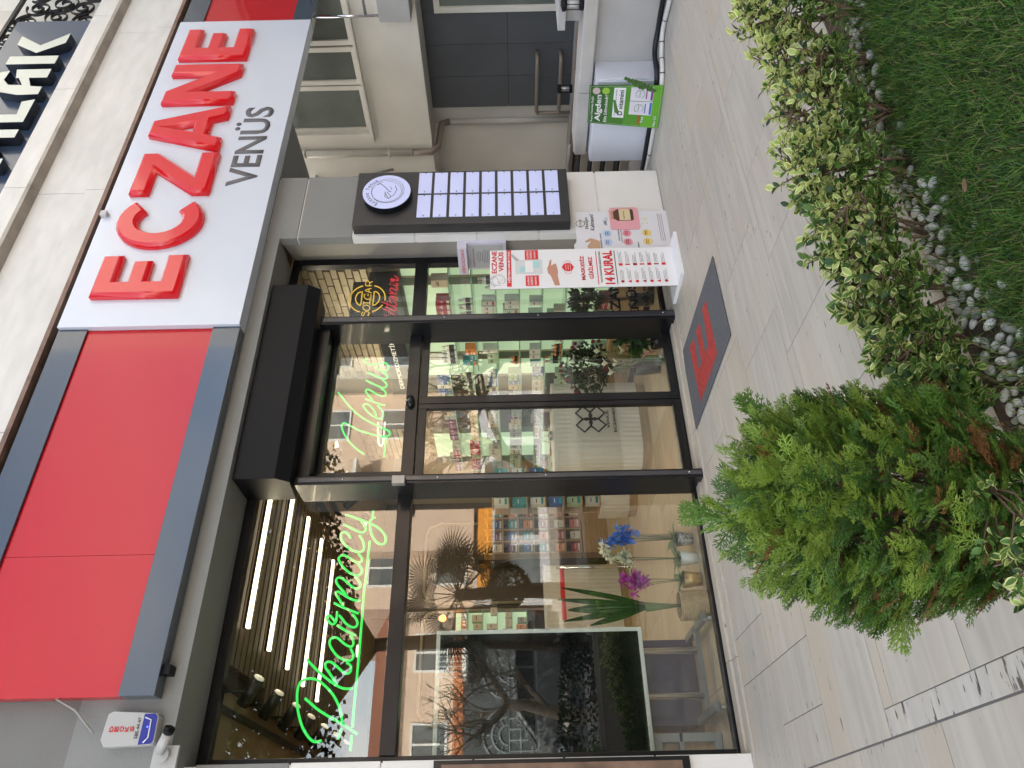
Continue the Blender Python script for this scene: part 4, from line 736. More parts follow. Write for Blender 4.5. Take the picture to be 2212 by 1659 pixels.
for bi in range(6):
    y0, y1 = posts[bi]+.03, posts[bi+1]-.03
    un = thing('shelf_unit', 'backlit glass shelf unit '+bayn[bi].replace('in the ', '').replace('bay', 'bay', 1)+(' of the right wall' if 'right wall' not in bayn[bi] else ''), 'shelf unit', group='backlit shelf units along the right wall')
    BX('back_panel', PG, un, 5.345, 5.36, y0, y1, .42, 2.66); BX('upright', ALU, un, 5.26, 5.34, y0-.03, y0-.002, .4, 2.69); 
    if bi == 5: BX('upright', ALU, un, 5.26, 5.34, y1+.002, y1+.03, .4, 2.69)
    BX('base_cabinet', CAB, un, 4.96, 5.36, y0-.03, y1+.027, .09, .40, bev=.004); BX('plinth', BROWN, un, 5.0, 5.36, y0-.03, y1+.027, .0165, .089)
    zs = [2.14, 1.905, 1.66, 1.41, 1.165, .917, .69, .42] if bi < 3 else [2.257, 1.97, 1.683, 1.395, 1.107, .82, .42]
    for si, z in enumerate(zs):
        BX('glass_shelf', SHG, un, 5.04, 5.344, y0, y1, z-.014, z)
        if bi == 0 and si > 3: continue
        grp = 'goods on the %s glass shelf %s' % (ordn[min(si, 6)], bayn[bi]); y = y0+.03+random.random()*.04; cnt = 0
        c = random.choice(pal[bi]); hh = random.uniform(.10, .17); ww = random.uniform(.05, .11); c2 = random.choice(pal[bi]+['white'])
        kind = 'bottle' if random.random() < .25 and bi < 4 else 'carton'
        if kind == 'bottle': ww = .055
        while y+ww < y1-.02:
            if random.random() < .3: c = random.choice(pal[bi]); hh = random.uniform(.09, .18); ww = random.uniform(.05, .12) if kind == 'carton' else .055; c2 = random.choice(pal[bi]+['white'])
            hh2 = round(hh, 2); gaps = random.random()
            if gaps < .92: product(5.11+random.uniform(-.01, .02), y+ww/2, z+.0005, round(ww, 2), min(hh2, .19), c, c2, '%s %s, %s along the %s glass shelf %s' % (c, kind, nth[min(cnt, 15)], ordn[min(si, 6)], ['by the window corner', 'behind the right window', 'beside the right post', 'behind the right door leaf', 'behind the left door leaf', 'in the farthest bay'][bi]), grp, kind)
            else: y += .05
            y += round(ww, 2)+.012; cnt += 1
# fluted counters
FLU = mat('fluted_white_panel', (.62, .58, .52), .5, var=.03, vs=3); 
def fluted(name, x0, x1, y0, y1, z0, z1, lab, top=True, r=.22, cat='counter'):
    t = thing(name, lab, cat); P = []
    def arc(cx, cy, a0, a1):
        n = max(4, int(r*abs(a1-a0)/.02)); return [(cx+r*math.cos(a), cy+r*math.sin(a)) for a in np.linspace(a0, a1, n)]
    corners = arc(x1-r, y1-r, 0, PI/2)+arc(x0+r, y1-r, PI/2, PI)+arc(x0+r, y0+r, PI, 1.5*PI)+arc(x1-r, y0+r, 1.5*PI, 2*PI)
    # resample with flutes
    pts = []; L = 0
    for i, p in enumerate(corners):
        q = corners[(i+1) % len(corners)]; d = math.dist(p, q); n = max(1, int(d/.0095))
        for k in range(n):
            s = k/n; x, y = p[0]+(q[0]-p[0])*s, p[1]+(q[1]-p[1])*s; nx, ny = (q[1]-p[1])/max(d, 1e-6), -(q[0]-p[0])/max(d, 1e-6)
            a = .010*abs(math.sin(PI*(L+d*s)/.056)); pts.append((x+nx*a, y+ny*a))
        L += d
    n = len(pts); V = [(x, y, z0+.10) for x, y in pts]+[(x, y, z1-.035) for x, y in pts]
    MB().add(V, [(i, (i+1) % n, n+(i+1) % n, n+i) for i in range(n)], True).build('fluted_front', FLU, t)
    def slab(nm, m, g, a, b): MB().prism([(c[0]+(c[0]-(x0+x1)/2)*g, c[1]+(c[1]-(y0+y1)/2)*g, a) for c in corners], (0, 0, b-a)).build(nm, m, t)
    slab('plinth', CAB, -.02, z0, z0+.098); slab('worktop', mat('white_worktop', (.6, .58, .54), .3), .03, z1-.034, z1); return t
c1 = fluted('reception_counter', 3.62, 4.66, 6.95, 7.55, .017, 1.06, 'white fluted counter with black petal logo facing the sliding door')
yy = 6.925; L_ = MB(); cxl, czl = 4.09, .655
import itertools
for sx, sz in itertools.product((-1, 1), (-1, 1)):
    P = [(.0, .0), (.035, .08), (.085, .16), (.16, .085), (.08, .035), (.0, .0)]
    P = [(.0, 0), (.012, .045), (.0, .085), (.075, .16), (.16, .075), (.085, .0), (.045, .012), (0, 0)]
    L_.tube([(cxl+sx*p[0]*1.0, yy, czl+sz*p[1]*1.0) for p in P], .011, 4)
L_.build('petal_logo', INK, c1); fit_text('VENÜS', INK, c1, (3.97, yy-.003, .455), FX, FZ, .22, .035, depth=.002, off=.01); fit_text('ECZANESİ', INK, c1, (3.92, yy-.003, .385), FX, FZ, .33, .04, depth=.002, off=.01)
BX('logo_plate', FLU, c1, 3.86, 4.34, 6.93, 6.952, .33, .87)
gd = fluted('display_gondola', 3.62, 4.25, 8.15, 8.7, .017, .46, 'fluted gondola stacked with cartons beyond the left door post', cat='display stand')
for i in range(6): BX('shelf', CAB, gd, 3.66, 4.2, 8.2, 8.68, .46+i*.22, .475+i*.22)
BX('back_board', CAB, gd, 3.66, 4.2, 8.44, 8.46, .475, 1.78)
for i in range(6):
    x = 3.70
    while x < 4.16:
        c = ['white', 'teal', 'white', 'pale green', 'blue'][(i+int(x*10)) % 5]; product(x+.04, 8.30, .4755+i*.22, .09, .17, c, 'teal', '%s medical carton on the %s shelf of the fluted gondola' % (c, ordn[5-i]), 'medical cartons on the %s shelf of the gondola' % ordn[5-i], 'carton', 'y'); x += .10
# wooden rack at the back
rk = thing('drawer_rack', 'tall wooden compartment rack full of small cartons at the back wall', 'rack')
BX('back_board', BROWN, rk, 4.2, 5.0, 11.5, 11.9, .02, 2.1); BX('base_drawers', CAB, rk, 4.2, 5.0, 11.25, 11.5, .02, .42)
for i in range(7): BX('shelf', CAB, rk, 4.2, 5.0, 11.25, 11.499, .44+i*.25, .46+i*.25)
for x in (4.2, 4.4, 4.6, 4.8, 4.98): BX('divider', CAB, rk, x, x+.02, 11.25, 11.499, .46, 2.0)
for i in range(6):
    for j in range(4):
        c = ['crimson', 'blue', 'pink', 'orange', 'purple', 'white', 'teal', 'cream'][(i*3+j*5) % 8]
        product(4.22+j*.2+.09, 11.34, .4605+i*.25, .13, .15, c, 'white', '%s carton in the %s row of the wooden back rack' % (c, ordn[5-i]), 'small cartons in the %s row of the back rack' % ordn[5-i], 'carton', 'y')
# payment counter, backlit shelves and arches at the back
pc = fluted('payment_counter', 2.3, 3.5, 9.7, 10.3, .017, 1.12, 'long fluted payment counter with wooden top at the back of the shop')
sm = thing('wall_niche', 'backlit wall niche of small cartons at the back beside the tall screen', 'shelf unit'); BX('back_panel', PG, sm, 1.9, 3.46, 11.86, 11.88, 1.34, 2.47)
for i in range(5): BX('glass_shelf', SHG, sm, 1.9, 3.46, 11.66, 11.86, 1.34+i*.23, 1.352+i*.23)
for i in range(5):
    x = 2.3
    while x < 3.4:
        w = random.choice((.08, .11)); c = random.choice(['crimson', 'cream', 'orange', 'cream', 'silver grey'])
        if random.random() < .75: product(x+w/2, 11.74, 1.3525+i*.23, w, random.choice((.1, .14, .16)), c, 'cream', '%s carton on the %s shelf of the backlit niche' % (c, ordn[4-i]), 'cartons on the %s shelf of the backlit niche' % ordn[4-i], 'carton', 'y')
        x += w+.03
GOLD = mat('champagne_trim', (.32, .25, .16), .45)
for x0, x1 in ((1.8, 3.5), (3.62, 4.98)):
    P = [(x0, 11.87, .02), (x0, 11.87, 2.75), (x0+.05, 11.87, 2.93), (x0+.2, 11.87, 3.0), (x1-.2, 11.87, 3.0), (x1-.05, 11.87, 2.93), (x1, 11.87, 2.75), (x1, 11.87, .02)]
    tag(MB().tube(P, .025, 8).build('wall_arch_trim', GOLD, None), 'champagne coloured rounded arch trim %s' % ('around the backlit niche' if x0 < 2 else 'over the wooden back rack'), 'trim', 'rounded arch trims on the back wall')
pl_ = thing('pendant_bulb', 'glowing amber bulb hanging at the back near the palm', 'pendant lamp'); MB().tube([(3.14, 11.0, 3.73), (3.14, 11.0, 2.72)], .006, 6).build('cord', BLACKM, pl_); MB().lathe([(.0, .1), (.03, .08), (.03, .02), (0, .0)], (3.14, 11, 2.64)).build('socket', BLACKM, pl_)
MB().lathe([(0, -.06), (.035, -.045), (.05, -.01), (.035, .03), (.02, .05)], (3.14, 11, 2.60)).build('bulb', mat('amber_bulb', (1, .5, .15), .3, emit=1.6, ecol=(1, .3, .05)), pl_)
for i, (x, y, p) in enumerate(((2.6, 9.6, 60), (4.3, 9.5, 55), (4.2, 6.9, 45))): pass
# queue post
qp = thing('queue_post', 'slim steel queue post with a red belt in front of the payment counter', 'queue post'); MB().tube([(3.27, 9.3, .017), (3.27, 9.3, .98)], .022, 12).build('post', CHROME, qp); MB().lathe([(.0, .03), (.1, .026), (.15, .0)], (3.27, 9.3, .017)).build('foot', CHROME, qp); MB().box(2.6, 3.25, 9.29, 9.294, .88, .94).build('belt', REDI, qp)
# TV on trolley
tv = thing('portrait_screen', 'tall dark portrait screen with a white frame on a trolley behind the left window', 'screen')
FW = mat('white_tv_frame', (.62, .62, .58), .4)
MB().box(.64, 1.56, 5.80, 5.84, .545, .575).box(.64, 1.56, 5.80, 5.84, 2.09, 2.12).box(.64, .665, 5.80, 5.84, .575, 2.09).box(1.53, 1.56, 5.80, 5.84, .575, 2.09).build('frame', FW, tv, bev=.002); BX('back_shell', BLACKM, tv, .7, 1.5, 5.842, 5.9, .6, 2.05)
BX('screen_glass', mat('dark_screen', (.006, .006, .007), .03, spec=.6, coat=.25), tv, .665, 1.53, 5.806, 5.842, .575, 2.09)
fit_text('SUNNY', GREYI, tv, (1.548, 5.7995, 1.32), (0, 0, -1), (1, 0, 0), .07, .01, depth=.0006)
for x in (1.08, 1.41): MB().tube([(x, 5.95, .10), (x, 5.95, 1.9)], .025, 14).build('upright_tube', CHROME, tv)
GM = mat('grey_steel_base', (.16, .16, .16), .4, metal=.3)
MB().box(.95, 1.6, 5.93, 5.99, .07, .11).box(1.55, 1.61, 5.64, 6.3, .07, .11).box(.92, .98, 5.64, 6.3, .07, .11).build('base_frame', GM, tv, bev=.004)
for x, y in ((1.58, 5.68), (.95, 5.68), (1.58, 6.26), (.95, 6.26)): MB().tube([(x-.012, y, .042), (x+.012, y, .042)], .025, 14).build('castor', mat('clear_grey_castor', (.35, .35, .35), .2), tv)
# purple lit chiller panel and wooden drawers behind
ck = thing('purple_display_base', 'glossy dark purple display base under the tall screen', 'display stand'); BX('front', mat('dark_purple_gloss', (.06, .045, .10), .12, coat=.6), ck, .95, 1.62, 6.45, 6.5, .02, .62, bev=.003); BX('body', mat('dark_purple_gloss'), ck, .97, 1.6, 6.502, 6.9, .02, .6)
dw = thing('oak_drawers', 'pale oak drawer unit with dark slot handles behind the screen foot', 'drawers'); BX('carcass', CAB, dw, .35, 1.25, 7.0, 7.5, .02, .5, bev=.003)
for i in range(3): BX('handle', BLACKM, dw, .5, .75, 6.985, 7.0, .12+i*.14, .14+i*.14)
gc = thing('glass_cupboard', 'grey framed low cupboard at the left end of the window', 'cupboard'); GF = mat('grey_cupboard_frame', (.3, .31, .31), .4)
BX('body', CAB, gc, .13, .80, 6.0, 6.4, .02, .5); MB().box(.13, .83, 5.96, 5.998, .02, .07).box(.13, .83, 5.96, 5.998, .46, .53).box(.77, .83, 5.96, 5.998, .07, .46).box(.13, .83, 5.96, 5.998, .30, .33).build('door_frame', GF, gc, bev=.003)
# ambient shop light: added downlights, assumed, to brighten the room
for i, (x, y) in enumerate(((4.5, 6.5), (4.5, 8.2), (4.4, 10.3), (2.6, 10.6))):
    t = thing('added_downlight', 'added round downlight %s' % ['nearest the right window', 'above the reception counter', 'over the wooden back rack', 'over the payment counter'][i], 'ceiling light', group='added ceiling downlights')
    MB().lathe([(.0, 0), (.09, 0), (.1, -.008), (.1, .01)], (x, y, 3.735)).build('rim', WP, t); MB().lathe([(0, 0), (.08, 0)], (x, y, 3.724), cap=False).build('diffuser', LEDM, t)
    ar('lamp', (x, y, 3.70), .3, .3, 4.5, (1, .82, .6), parent=t)
# ------------------------------------------------------------------ plants
def leafmat(name, col, rough=.45, var=.25, tr=.25):
    if name in _mats: return _mats[name]
    m = mat(name, col, rough, var=var, vs=14); nt = m.node_tree; N, Lk = nt.nodes, nt.links; p = N['Principled BSDF']; out = N['Material Output']
    t = N.new('ShaderNodeBsdfTranslucent'); t.inputs[0].default_value = (*[min(1, c*1.6) for c in col], 1); mx = N.new('ShaderNodeMixShader'); mx.inputs[0].default_value = tr
    Lk.new(p.outputs[0], mx.inputs[1]); Lk.new(t.outputs[0], mx.inputs[2]); Lk.new(mx.outputs[0], out.inputs[0]); return m
TW = mat('brown_twig', (.13, .085, .055), .8, var=.3, vs=30, bump=.3, bs=80)
E_G, E_Y, E_L, E_D = leafmat('euonymus_green', (.09, .18, .035)), leafmat('euonymus_yellow_margin', (.70, .69, .30)), leafmat('euonymus_lime', (.38, .48, .14)), leafmat('euonymus_dark', (.028, .075, .02))
def frame(d, roll=0.):
    d = Vector(d).normalized(); s = d.cross(Vector((0, 0, 1))); s = s.normalized() if s.length > .05 else Vector((1, 0, 0)); n = s.cross(d)
    return d, s*math.cos(roll)+n*math.sin(roll), n*math.cos(roll)-s*math.sin(roll)
def leaf(mb, p, d, L, W, roll=0, curl=.15, mi=0, mo=None, fold=.25, segs=4):
    d, s, n = frame(d, roll); C = []; Mi = [[], []]; Ed = [[], []]; prof = [0.12, .78, 1.0, .72, .0] if segs == 4 else [math.sin(PI*min(.98, (i+.35)/(segs+.35)))**.8 for i in range(segs)]+[0]
    for i in range(segs+1):
        t = i/segs; c = p+d*L*t-n*curl*L*t*t; C.append(c)
        for k, sg in enumerate((-1, 1)):
            w = W*.5*prof[i]; Mi[k].append(c+s*sg*w*.62+n*w*fold*.6); Ed[k].append(c+s*sg*w+n*w*fold)
    V = C+Mi[0]+Mi[1]+Ed[0]+Ed[1]; m = segs+1; F1 = []; F2 = []
    for i in range(segs):
        F1 += [(i, i+1, m+i+1, m+i), (i, 2*m+i, 2*m+i+1, i+1)]; F2 += [(m+i, m+i+1, 3*m+i+1, 3*m+i), (2*m+i, 4*m+i, 4*m+i+1, 2*m+i+1)]
    mb.mi = mi; mb.add(V, F1, True); mb.mi = mi if mo is None else mo
    n0 = len(mb.v)-len(V)
    for f in F2: mb.f.append(tuple(i+n0 for i in f)); mb.m.append(mb.mi); mb.sm.append(True)
def rdir(up=.3):
    v = Vector((random.gauss(0, 1), random.gauss(0, 1), random.gauss(0, 1)+up)); return v.normalized()
def euonymus(x, y, h, rad, lab, yellow=.6, tips=85, low=.22, ls=1.):
    t = thing('euonymus_shrub', lab, 'shrub', (x, y, 0.01), group='variegated shrubs along the garden edge'); st = MB(); lf = MB(); mains = []
    for k in range(6):
        a = random.random()*2*PI; p = Vector((random.uniform(-.03, .03), random.uniform(-.02, .02), 0)); pts = [p]; d = Vector((math.cos(a)*.45, math.sin(a)*.35, 1)).normalized()
        for j in range(6):
            d = (d+Vector((random.gauss(0, .16), random.gauss(0, .16), .08))).normalized(); p = p+d*h*.14; pts.append(p)
        st.tube(pts, [.0065-.0008*j for j in range(7)], 6); mains += pts[1:]
    for k in range(tips):
        th = random.random()*2*PI; ph_ = random.uniform(-1, 1); rr = random.uniform(.35, 1)**.6
        tp = Vector((rad*rr*math.cos(th)*math.sqrt(1-ph_*ph_*.7), rad*.8*rr*math.sin(th)*math.sqrt(1-ph_*ph_*.7), h*(.5+low*.5)+h*(.5-low*.5)*ph_*rr))
        q = min(mains, key=lambda m: (m-tp).length+(.2 if m.z > tp.z else 0)); mid = (q+tp)/2+Vector((random.gauss(0, .012), random.gauss(0, .012), -.012))
        st.tube([q, mid, tp], [.0035, .003, .002], 4, cap=False)
        ax = ((tp-mid).normalized()+Vector((0, 0, .7))+Vector((random.gauss(0, .25), random.gauss(0, .25), 0))).normalized(); top = (tp.z/h) > .55
        _, s, n = frame(ax)
        for j in range(random.randint(6, 10)):
            a = j*2.4+random.random()*.5; el = .25+.12*j; d = ax*math.cos(el+.3)+(s*math.cos(a)+n*math.sin(a))*math.sin(el+.3); L = random.uniform(.03, .047)*(1-.03*j)*ls
            r = random.random()
            if top and r < yellow: mi, mo = (2, 1) if random.random() < .65 else (0, 1)
            elif r < .55+.2*yellow: mi, mo = 0, 2
            elif r < .85: mi, mo = 0, 0
            else: mi, mo = 3, 3
            leaf(lf, tp-ax*.011*j*.6, d, L, L*.62, random.gauss(0, .4), random.uniform(.0, .4), mi, mo)
    st.build('stems', TW, t); o = lf.build('foliage', [E_G, E_Y, E_L, E_D], t); o['kind'] = 'stuff'; return t
random.seed(21)
where = ['at the far right end of the bed', 'second from the right end', 'third from the right end, sparse with bare stems', 'right of the middle, with open twigs', 'in the middle of the row', 'left of the middle, dense', 'third from the thuja', 'second from the thuja, greener', 'next to the thuja, dark green']
for k, (x, y, h, r, ye, tp) in enumerate(((3.28, 1.62, .60, .17, .8, 80), (3.0, 1.73, .56, .17, .85, 80), (2.72, 1.80, .50, .16, .8, 60), (2.42, 1.82, .47, .17, .85, 75), (2.14, 1.86, .50, .19, .75, 95), (1.86, 1.90, .46, .18, .6, 95), (1.62, 1.93, .42, .17, .45, 90), (1.42, 1.95, .36, .15, .3, 75), (1.22, 1.93, .30, .14, .12, 70))):
    euonymus(x, y, h, r, 'yellow and green variegated shrub '+where[k] if k < 7 else 'small green leafy shrub '+where[k], ye, int(tp*1.9))
euonymus(.615, 1.50, .50, .12, 'low glossy green shrub in front of the thuja at the bottom edge', .3, 40, ls=.72)
euonymus(.56, 1.66, .42, .11, 'low yellow edged shrub under the thuja at the lower edge', .5, 34, ls=.72)

# thuja
T1, T2, T3, TB = leafmat('thuja_green', (.105, .215, .032), .5, .25, .15), leafmat('thuja_sunlit_green', (.21, .32, .045), .5, .25, .18), leafmat('thuja_deep', (.06, .14, .024), .5, .25, .1), leafmat('thuja_brown', (.22, .10, .035), .7)
def frond_proto(rs):
    R_ = random.Random(rs); V = []; F = []
    def rib(p, q, w):
        d = (q-p); s = Vector((-d.z, 0, d.x)); s = s.normalized()*w; n = len(V); V.extend([p-s, p+s, q+s*.7, q-s*.7, (p+q)/2+Vector((0, w*.8, 0))]); F.extend([(n, n+1, n+4), (n+1, n+2, n+4), (n+2, n+3, n+4), (n+3, n, n+4)])
    p = Vector((0, 0, 0)); n = 7; ang = 0
    for i in range(n):
        q = p+Vector((math.sin(ang), R_.gauss(0, .05), math.cos(ang)))/n; rib(p, q, .016); ang += R_.gauss(0, .1)
        for sg in (-1, 1):
            if R_.random() < .1: continue
            L = .52*(1-i/(n+1))+.08; a = ang+sg*R_.uniform(.55, .85); b = p; m = max(2, int(L*9))
            for j in range(m):
                c = b+Vector((math.sin(a), R_.gauss(0, .12), math.cos(a)))*L/m; rib(b, c, .0145); a -= sg*.07
                if j < m-1 or True:
                    for s2 in (-1, 1):
                        if R_.random() < .25: continue
                        l2 = .17*(1-j/(m+1)); a2 = a+s2*R_.uniform(.5, .8); e_ = b+Vector((math.sin(a2), R_.gauss(0, .1), math.cos(a2)))*l2; rib(b, e_, .0135)
                b = c
        p = q
    return np.array([list(v) for v in V]), np.array(F)
random.seed(5); protos = [frond_proto(i) for i in range(8)]
def thuja(cx, cy):
    t = thing('thuja_bush', 'rounded bright green thuja bush with some browned sprays at the corner of the paving', 'bush', (cx, cy, 0)); VV = []; FF = []; MI = []; n0 = 0
    def place(p, g, side, size, mi):
        nonlocal n0
        V, F = protos[random.randrange(8)]; g = g.normalized(); s = (side-g*side.dot(g)).normalized(); n = s.cross(g)
        Mx = np.array([list(s), list(n), list(g)])*size; VV.append(V@Mx+np.array(list(p))); FF.append(F+n0); MI.append(np.full(len(F), mi)); n0 += len(V)
    N = 2300
    for k in range(N):
        z = rng.uniform(-1, 1); a = rng.uniform(0, 2*PI); q = math.sqrt(max(0, 1-z*z)); R0 = 1+.06*math.sin(3*a+1)+.05*math.sin(5*a+4*z)+.03*math.sin(9*z)
        depth = rng.uniform(.0, 1)**2.2; rr = (1-.45*depth)*R0
        o = Vector((q*math.cos(a), q*math.sin(a), z)); p = Vector((o.x*.28*rr, o.y*.28*rr, .50+o.z*.395*rr+.01)); 
        if p.z < .06: p.z = .06+random.random()*.1
        g = Vector((o.x*.7, o.y*.7, .75-max(0, o.z)*.35))+Vector(rng.normal(0, .2, 3)); side = Vector((-o.y, o.x, 0))+Vector(rng.normal(0, .35, 3))
        size = rng.uniform(.075, .115)*(1.0 if depth < .6 else .85)
        r = random.random(); low = max(0, .5-z)*.12
        mi = 3 if r < .02+low*1.2+depth*.12 else (1 if r < .40+.42*z and depth < .5 else (2 if r > .72 else 0)); place(p-g.normalized()*size*.35, g, side, size, mi)  # yellower sprays towards the top put its sunlit look into the colour
    for (px, py, pz, dx, dy, dz, sz) in ((-.22, -.22, .22, -.7, -.7, .25, .15), (.05, .22, .86, .1, .1, 1, .16), (.26, .2, .62, .8, .3, .6, .15), (-.24, .1, .5, -.9, .3, .3, .13), (.25, .05, .75, .7, -.1, .8, .14)):
        for j in range(4): place(Vector((px, py, pz)), Vector((dx, dy, dz))+Vector(rng.normal(0, .15, 3)), Vector(rng.normal(0, 1, 3)), sz, 1 if px < 0 else 0)
    V = np.concatenate(VV); F = np.concatenate(FF); me = bpy.data.meshes.new('foliage'); me.from_pydata(V.tolist(), [], F.tolist())
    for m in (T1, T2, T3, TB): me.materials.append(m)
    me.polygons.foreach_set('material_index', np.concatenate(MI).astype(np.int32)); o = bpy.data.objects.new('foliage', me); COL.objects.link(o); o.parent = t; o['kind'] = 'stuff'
    b = MB()
    for k in range(26):
        a = k*2.4; e_ = Vector((.19*math.cos(a)*random.uniform(.5, 1), .19*math.sin(a)*random.uniform(.5, 1), random.uniform(.3, .8))); b.tube([(0, 0, .0), e_*.35+Vector((0, 0, .05)), e_*.7, e_], [.014, .009, .006, .003], 5)
    b.build('stems', TW, t)
thuja(.80, 1.80)

# pebbles along the bed edge
random.seed(9); PEB = [mat('white_pebble', (.64, .63, .58), .55, var=.1, vs=20, objvar=.18, bump=.1), mat('grey_pebble', (.36, .36, .33), .55, var=.15, vs=20, objvar=.2)]
pp = []
for k in range(6):
    bm = bmesh.new(); bmesh.ops.create_icosphere(bm, subdivisions=2, radius=1); 
    sx, sy, sz = random.uniform(.8, 1.1), random.uniform(.6, .85), random.uniform(.45, .65)
    for v in bm.verts:
        r = 1+.12*math.sin(v.co.x*2.3+k)+.1*math.sin(v.co.y*3+k*2); v.co = Vector((v.co.x*sx*r, v.co.y*sy*r, v.co.z*sz*r))
    for f in bm.faces: f.smooth = True
    me = bpy.data.meshes.new('pebble'); bm.to_mesh(me); bm.free(); me.materials.append(PEB[0 if k < 4 else 1]); pp.append(me)
def bedline(x): return 1.93-.04*math.sin(x*2.1)-max(0, x-2.6)*.22
placed = []; GREYN = {m.name for m in pp[4:]}; PLACE = ['at the foot of the thuja', 'beside the dark green shrub near the thuja', 'under the left shrubs of the row', 'under the middle shrubs of the row', 'in the grassy gap under the open twigs', 'at the far right end of the bed']
for k in range(1500):
    x = random.uniform(.75, 3.45); y = bedline(x)-abs(random.gauss(0, .07))-.0; r = random.uniform(.016, .031)
    if 2.05 < x < 2.9 and random.random() < .6: continue
    if any((x-a)**2+(y-b)**2 < (.8*(r+c))**2 for a, b, c in placed) or len(placed) > 240: continue
    placed.append((x, y, r)); o = bpy.data.objects.new('pebble', random.choice(pp)); COL.objects.link(o); o.location = (x, y, .012+r*.35); o.scale = (r, r, r); o.rotation_euler = (random.gauss(0, .25), random.gauss(0, .25), random.random()*6.3)
    tag(o, '%s %s pebble %s' % ('large' if r > .0265 else ('small' if r < .020 else 'medium'), 'grey' if o.data.name in GREYN else 'whitish', PLACE[min(5, int((x-.75)/.45))]), 'pebble', 'white pebbles along the edge of the bed')
# lawn: blades as real geometry, one object
def blades(name, N, xs, hmin, hmax, mats, wts, wid, lean=.5, test=None):
    X = rng.uniform(xs[0], xs[1], N*3); Y = rng.uniform(xs[2], xs[3], N*3); ok = test(X, Y); X, Y = X[ok][:N], Y[ok][:N]; n = len(X)
    a = rng.uniform(0, 2*PI, n); h = rng.uniform(hmin, hmax, n)*(.88+.2*np.sin(X*9+2*np.sin(Y*7))*np.sin(Y*11)); l = np.abs(rng.normal(0, lean, n))*h; wv = wid*rng.uniform(.6, 1.3, n); ca, sa = np.cos(a), np.sin(a); b = rng.uniform(0, 2*PI, n); wx, wy = np.cos(b)*wv, np.sin(b)*wv
    Z0 = np.full(n, .005); P = np.stack
    v0 = P([X-wx, Y-wy, Z0], 1); v1 = P([X+wx, Y+wy, Z0], 1); mx_, my = X+ca*l*.35, Y+sa*l*.35; v2 = P([mx_-wx*.8, my-wy*.8, h*.6], 1); v3 = P([mx_+wx*.8, my+wy*.8, h*.6], 1); v4 = P([X+ca*l, Y+sa*l, h*(1-.15*np.minimum(1, l/h))], 1)
    V = np.stack([v0, v1, v2, v3, v4], 1).reshape(-1, 3); i = np.arange(n)*5; me = bpy.data.meshes.new(name); F4 = np.stack([i, i+1, i+3, i+2], 1).tolist(); F3 = np.stack([i+2, i+3, i+4], 1).tolist()
    me.from_pydata(V.tolist(), [], F4+F3); 
    for m in mats: me.materials.append(m)
    mi = rng.choice(len(mats), n, p=wts); me.polygons.foreach_set('material_index', np.concatenate([mi, mi]).astype(np.int32)); o = bpy.data.objects.new(name, me); COL.objects.link(o); return o
G1, G2, G3, G4 = leafmat('grass_green', (.075, .18, .025), .55), leafmat('grass_dark', (.025, .075, .02), .55), leafmat('grass_light', (.16, .26, .045), .55), leafmat('grass_straw', (.28, .24, .10), .7)
vis = lambda X, Y: (Y < 1.77-.04*np.sin(X*2.1)-np.maximum(0, X-2.6)*.22+.03*np.sin(X*23)) & (X*.5505+Y*.8348 > 1.9)
g = blades('lawn_grass', 95000, (.6, 4.2, -.2, 1.95), .035, .085, [G1, G2, G3, G4], [.42, .33, .17, .08], .0019, .75, vis); tag(g, 'dark green uncut lawn grass in the garden bed', 'grass', kind='stuff')
g = blades('long_grass', 1300, (.7, 3.6, 1.5, 2.0), .07, .15, [G1, G2, G3, G4], [.35, .25, .2, .2], .0016, .9, lambda X, Y: np.abs(Y-(1.83-.04*np.sin(X*2.1)-np.maximum(0, X-2.6)*.22)) < .07); tag(g, 'longer straggling grass blades and straw along the pebble row', 'grass', kind='stuff')
b = MB()
for k in range(260):
    x = random.choice((random.gauss(2.55, .12), random.gauss(2.2, .06), random.gauss(3.1, .1))); y = bedline(x)-.05+random.gauss(0, .05); p = Vector((x, y, random.uniform(.03, .07)))
    for j in range(3): leaf(b, p, Vector((math.cos(j*2.1+k), math.sin(j*2.1+k), .25)), .014, .013, segs=4, curl=.1)
tag(b.build('clover_patch', leafmat('clover_green', (.09, .22, .03))), 'bright green clover weeds among the pebbles', 'weeds', kind='stuff')
random.seed(33)
for k, (x, y, c, lab) in enumerate(((2.95, 1.62, (.4, .3, .1), 'yellowed fallen leaf on the lawn edge near the right shrubs'), (1.75, 1.62, (.35, .2, .14), 'small pinkish fallen leaf lying in the lawn'), (1.05, 1.62, (.4, .2, .06), 'orange brown fallen sprig near the thuja foot'))):
    b = MB(); leaf(b, Vector((x, y, .07)), Vector((random.gauss(0, 1), random.gauss(0, 1), .1)), .05, .03, curl=-.2); tag(b.build('fallen_leaf', leafmat('fallen_leaf_%d' % k, c)), lab, 'leaf')

# ------------------------------------------------------------------ plants behind the glass
OL, OLD, STEM = leafmat('orchid_leaf', (.05, .12, .03), .3), leafmat('dark_leaf', (.012, .035, .012), .4), mat('green_stem', (.10, .13, .04), .5)
BARK = mat('orchid_bark', (.12, .08, .05), .9, var=.5, vs=60)
def flower(mb, c, n, r):
    d, s, t = frame(n)
    for k in range(5):
        a = PI/2+k*2*PI/5; dd = (s*math.cos(a)+t*math.sin(a))+d*.15; leaf(mb, c, dd, r*(1 if k % 2 else .9), r*(.95 if k in (1, 4) else .6), random.gauss(0, .1)+PI/2*0, .1, segs=4)
    
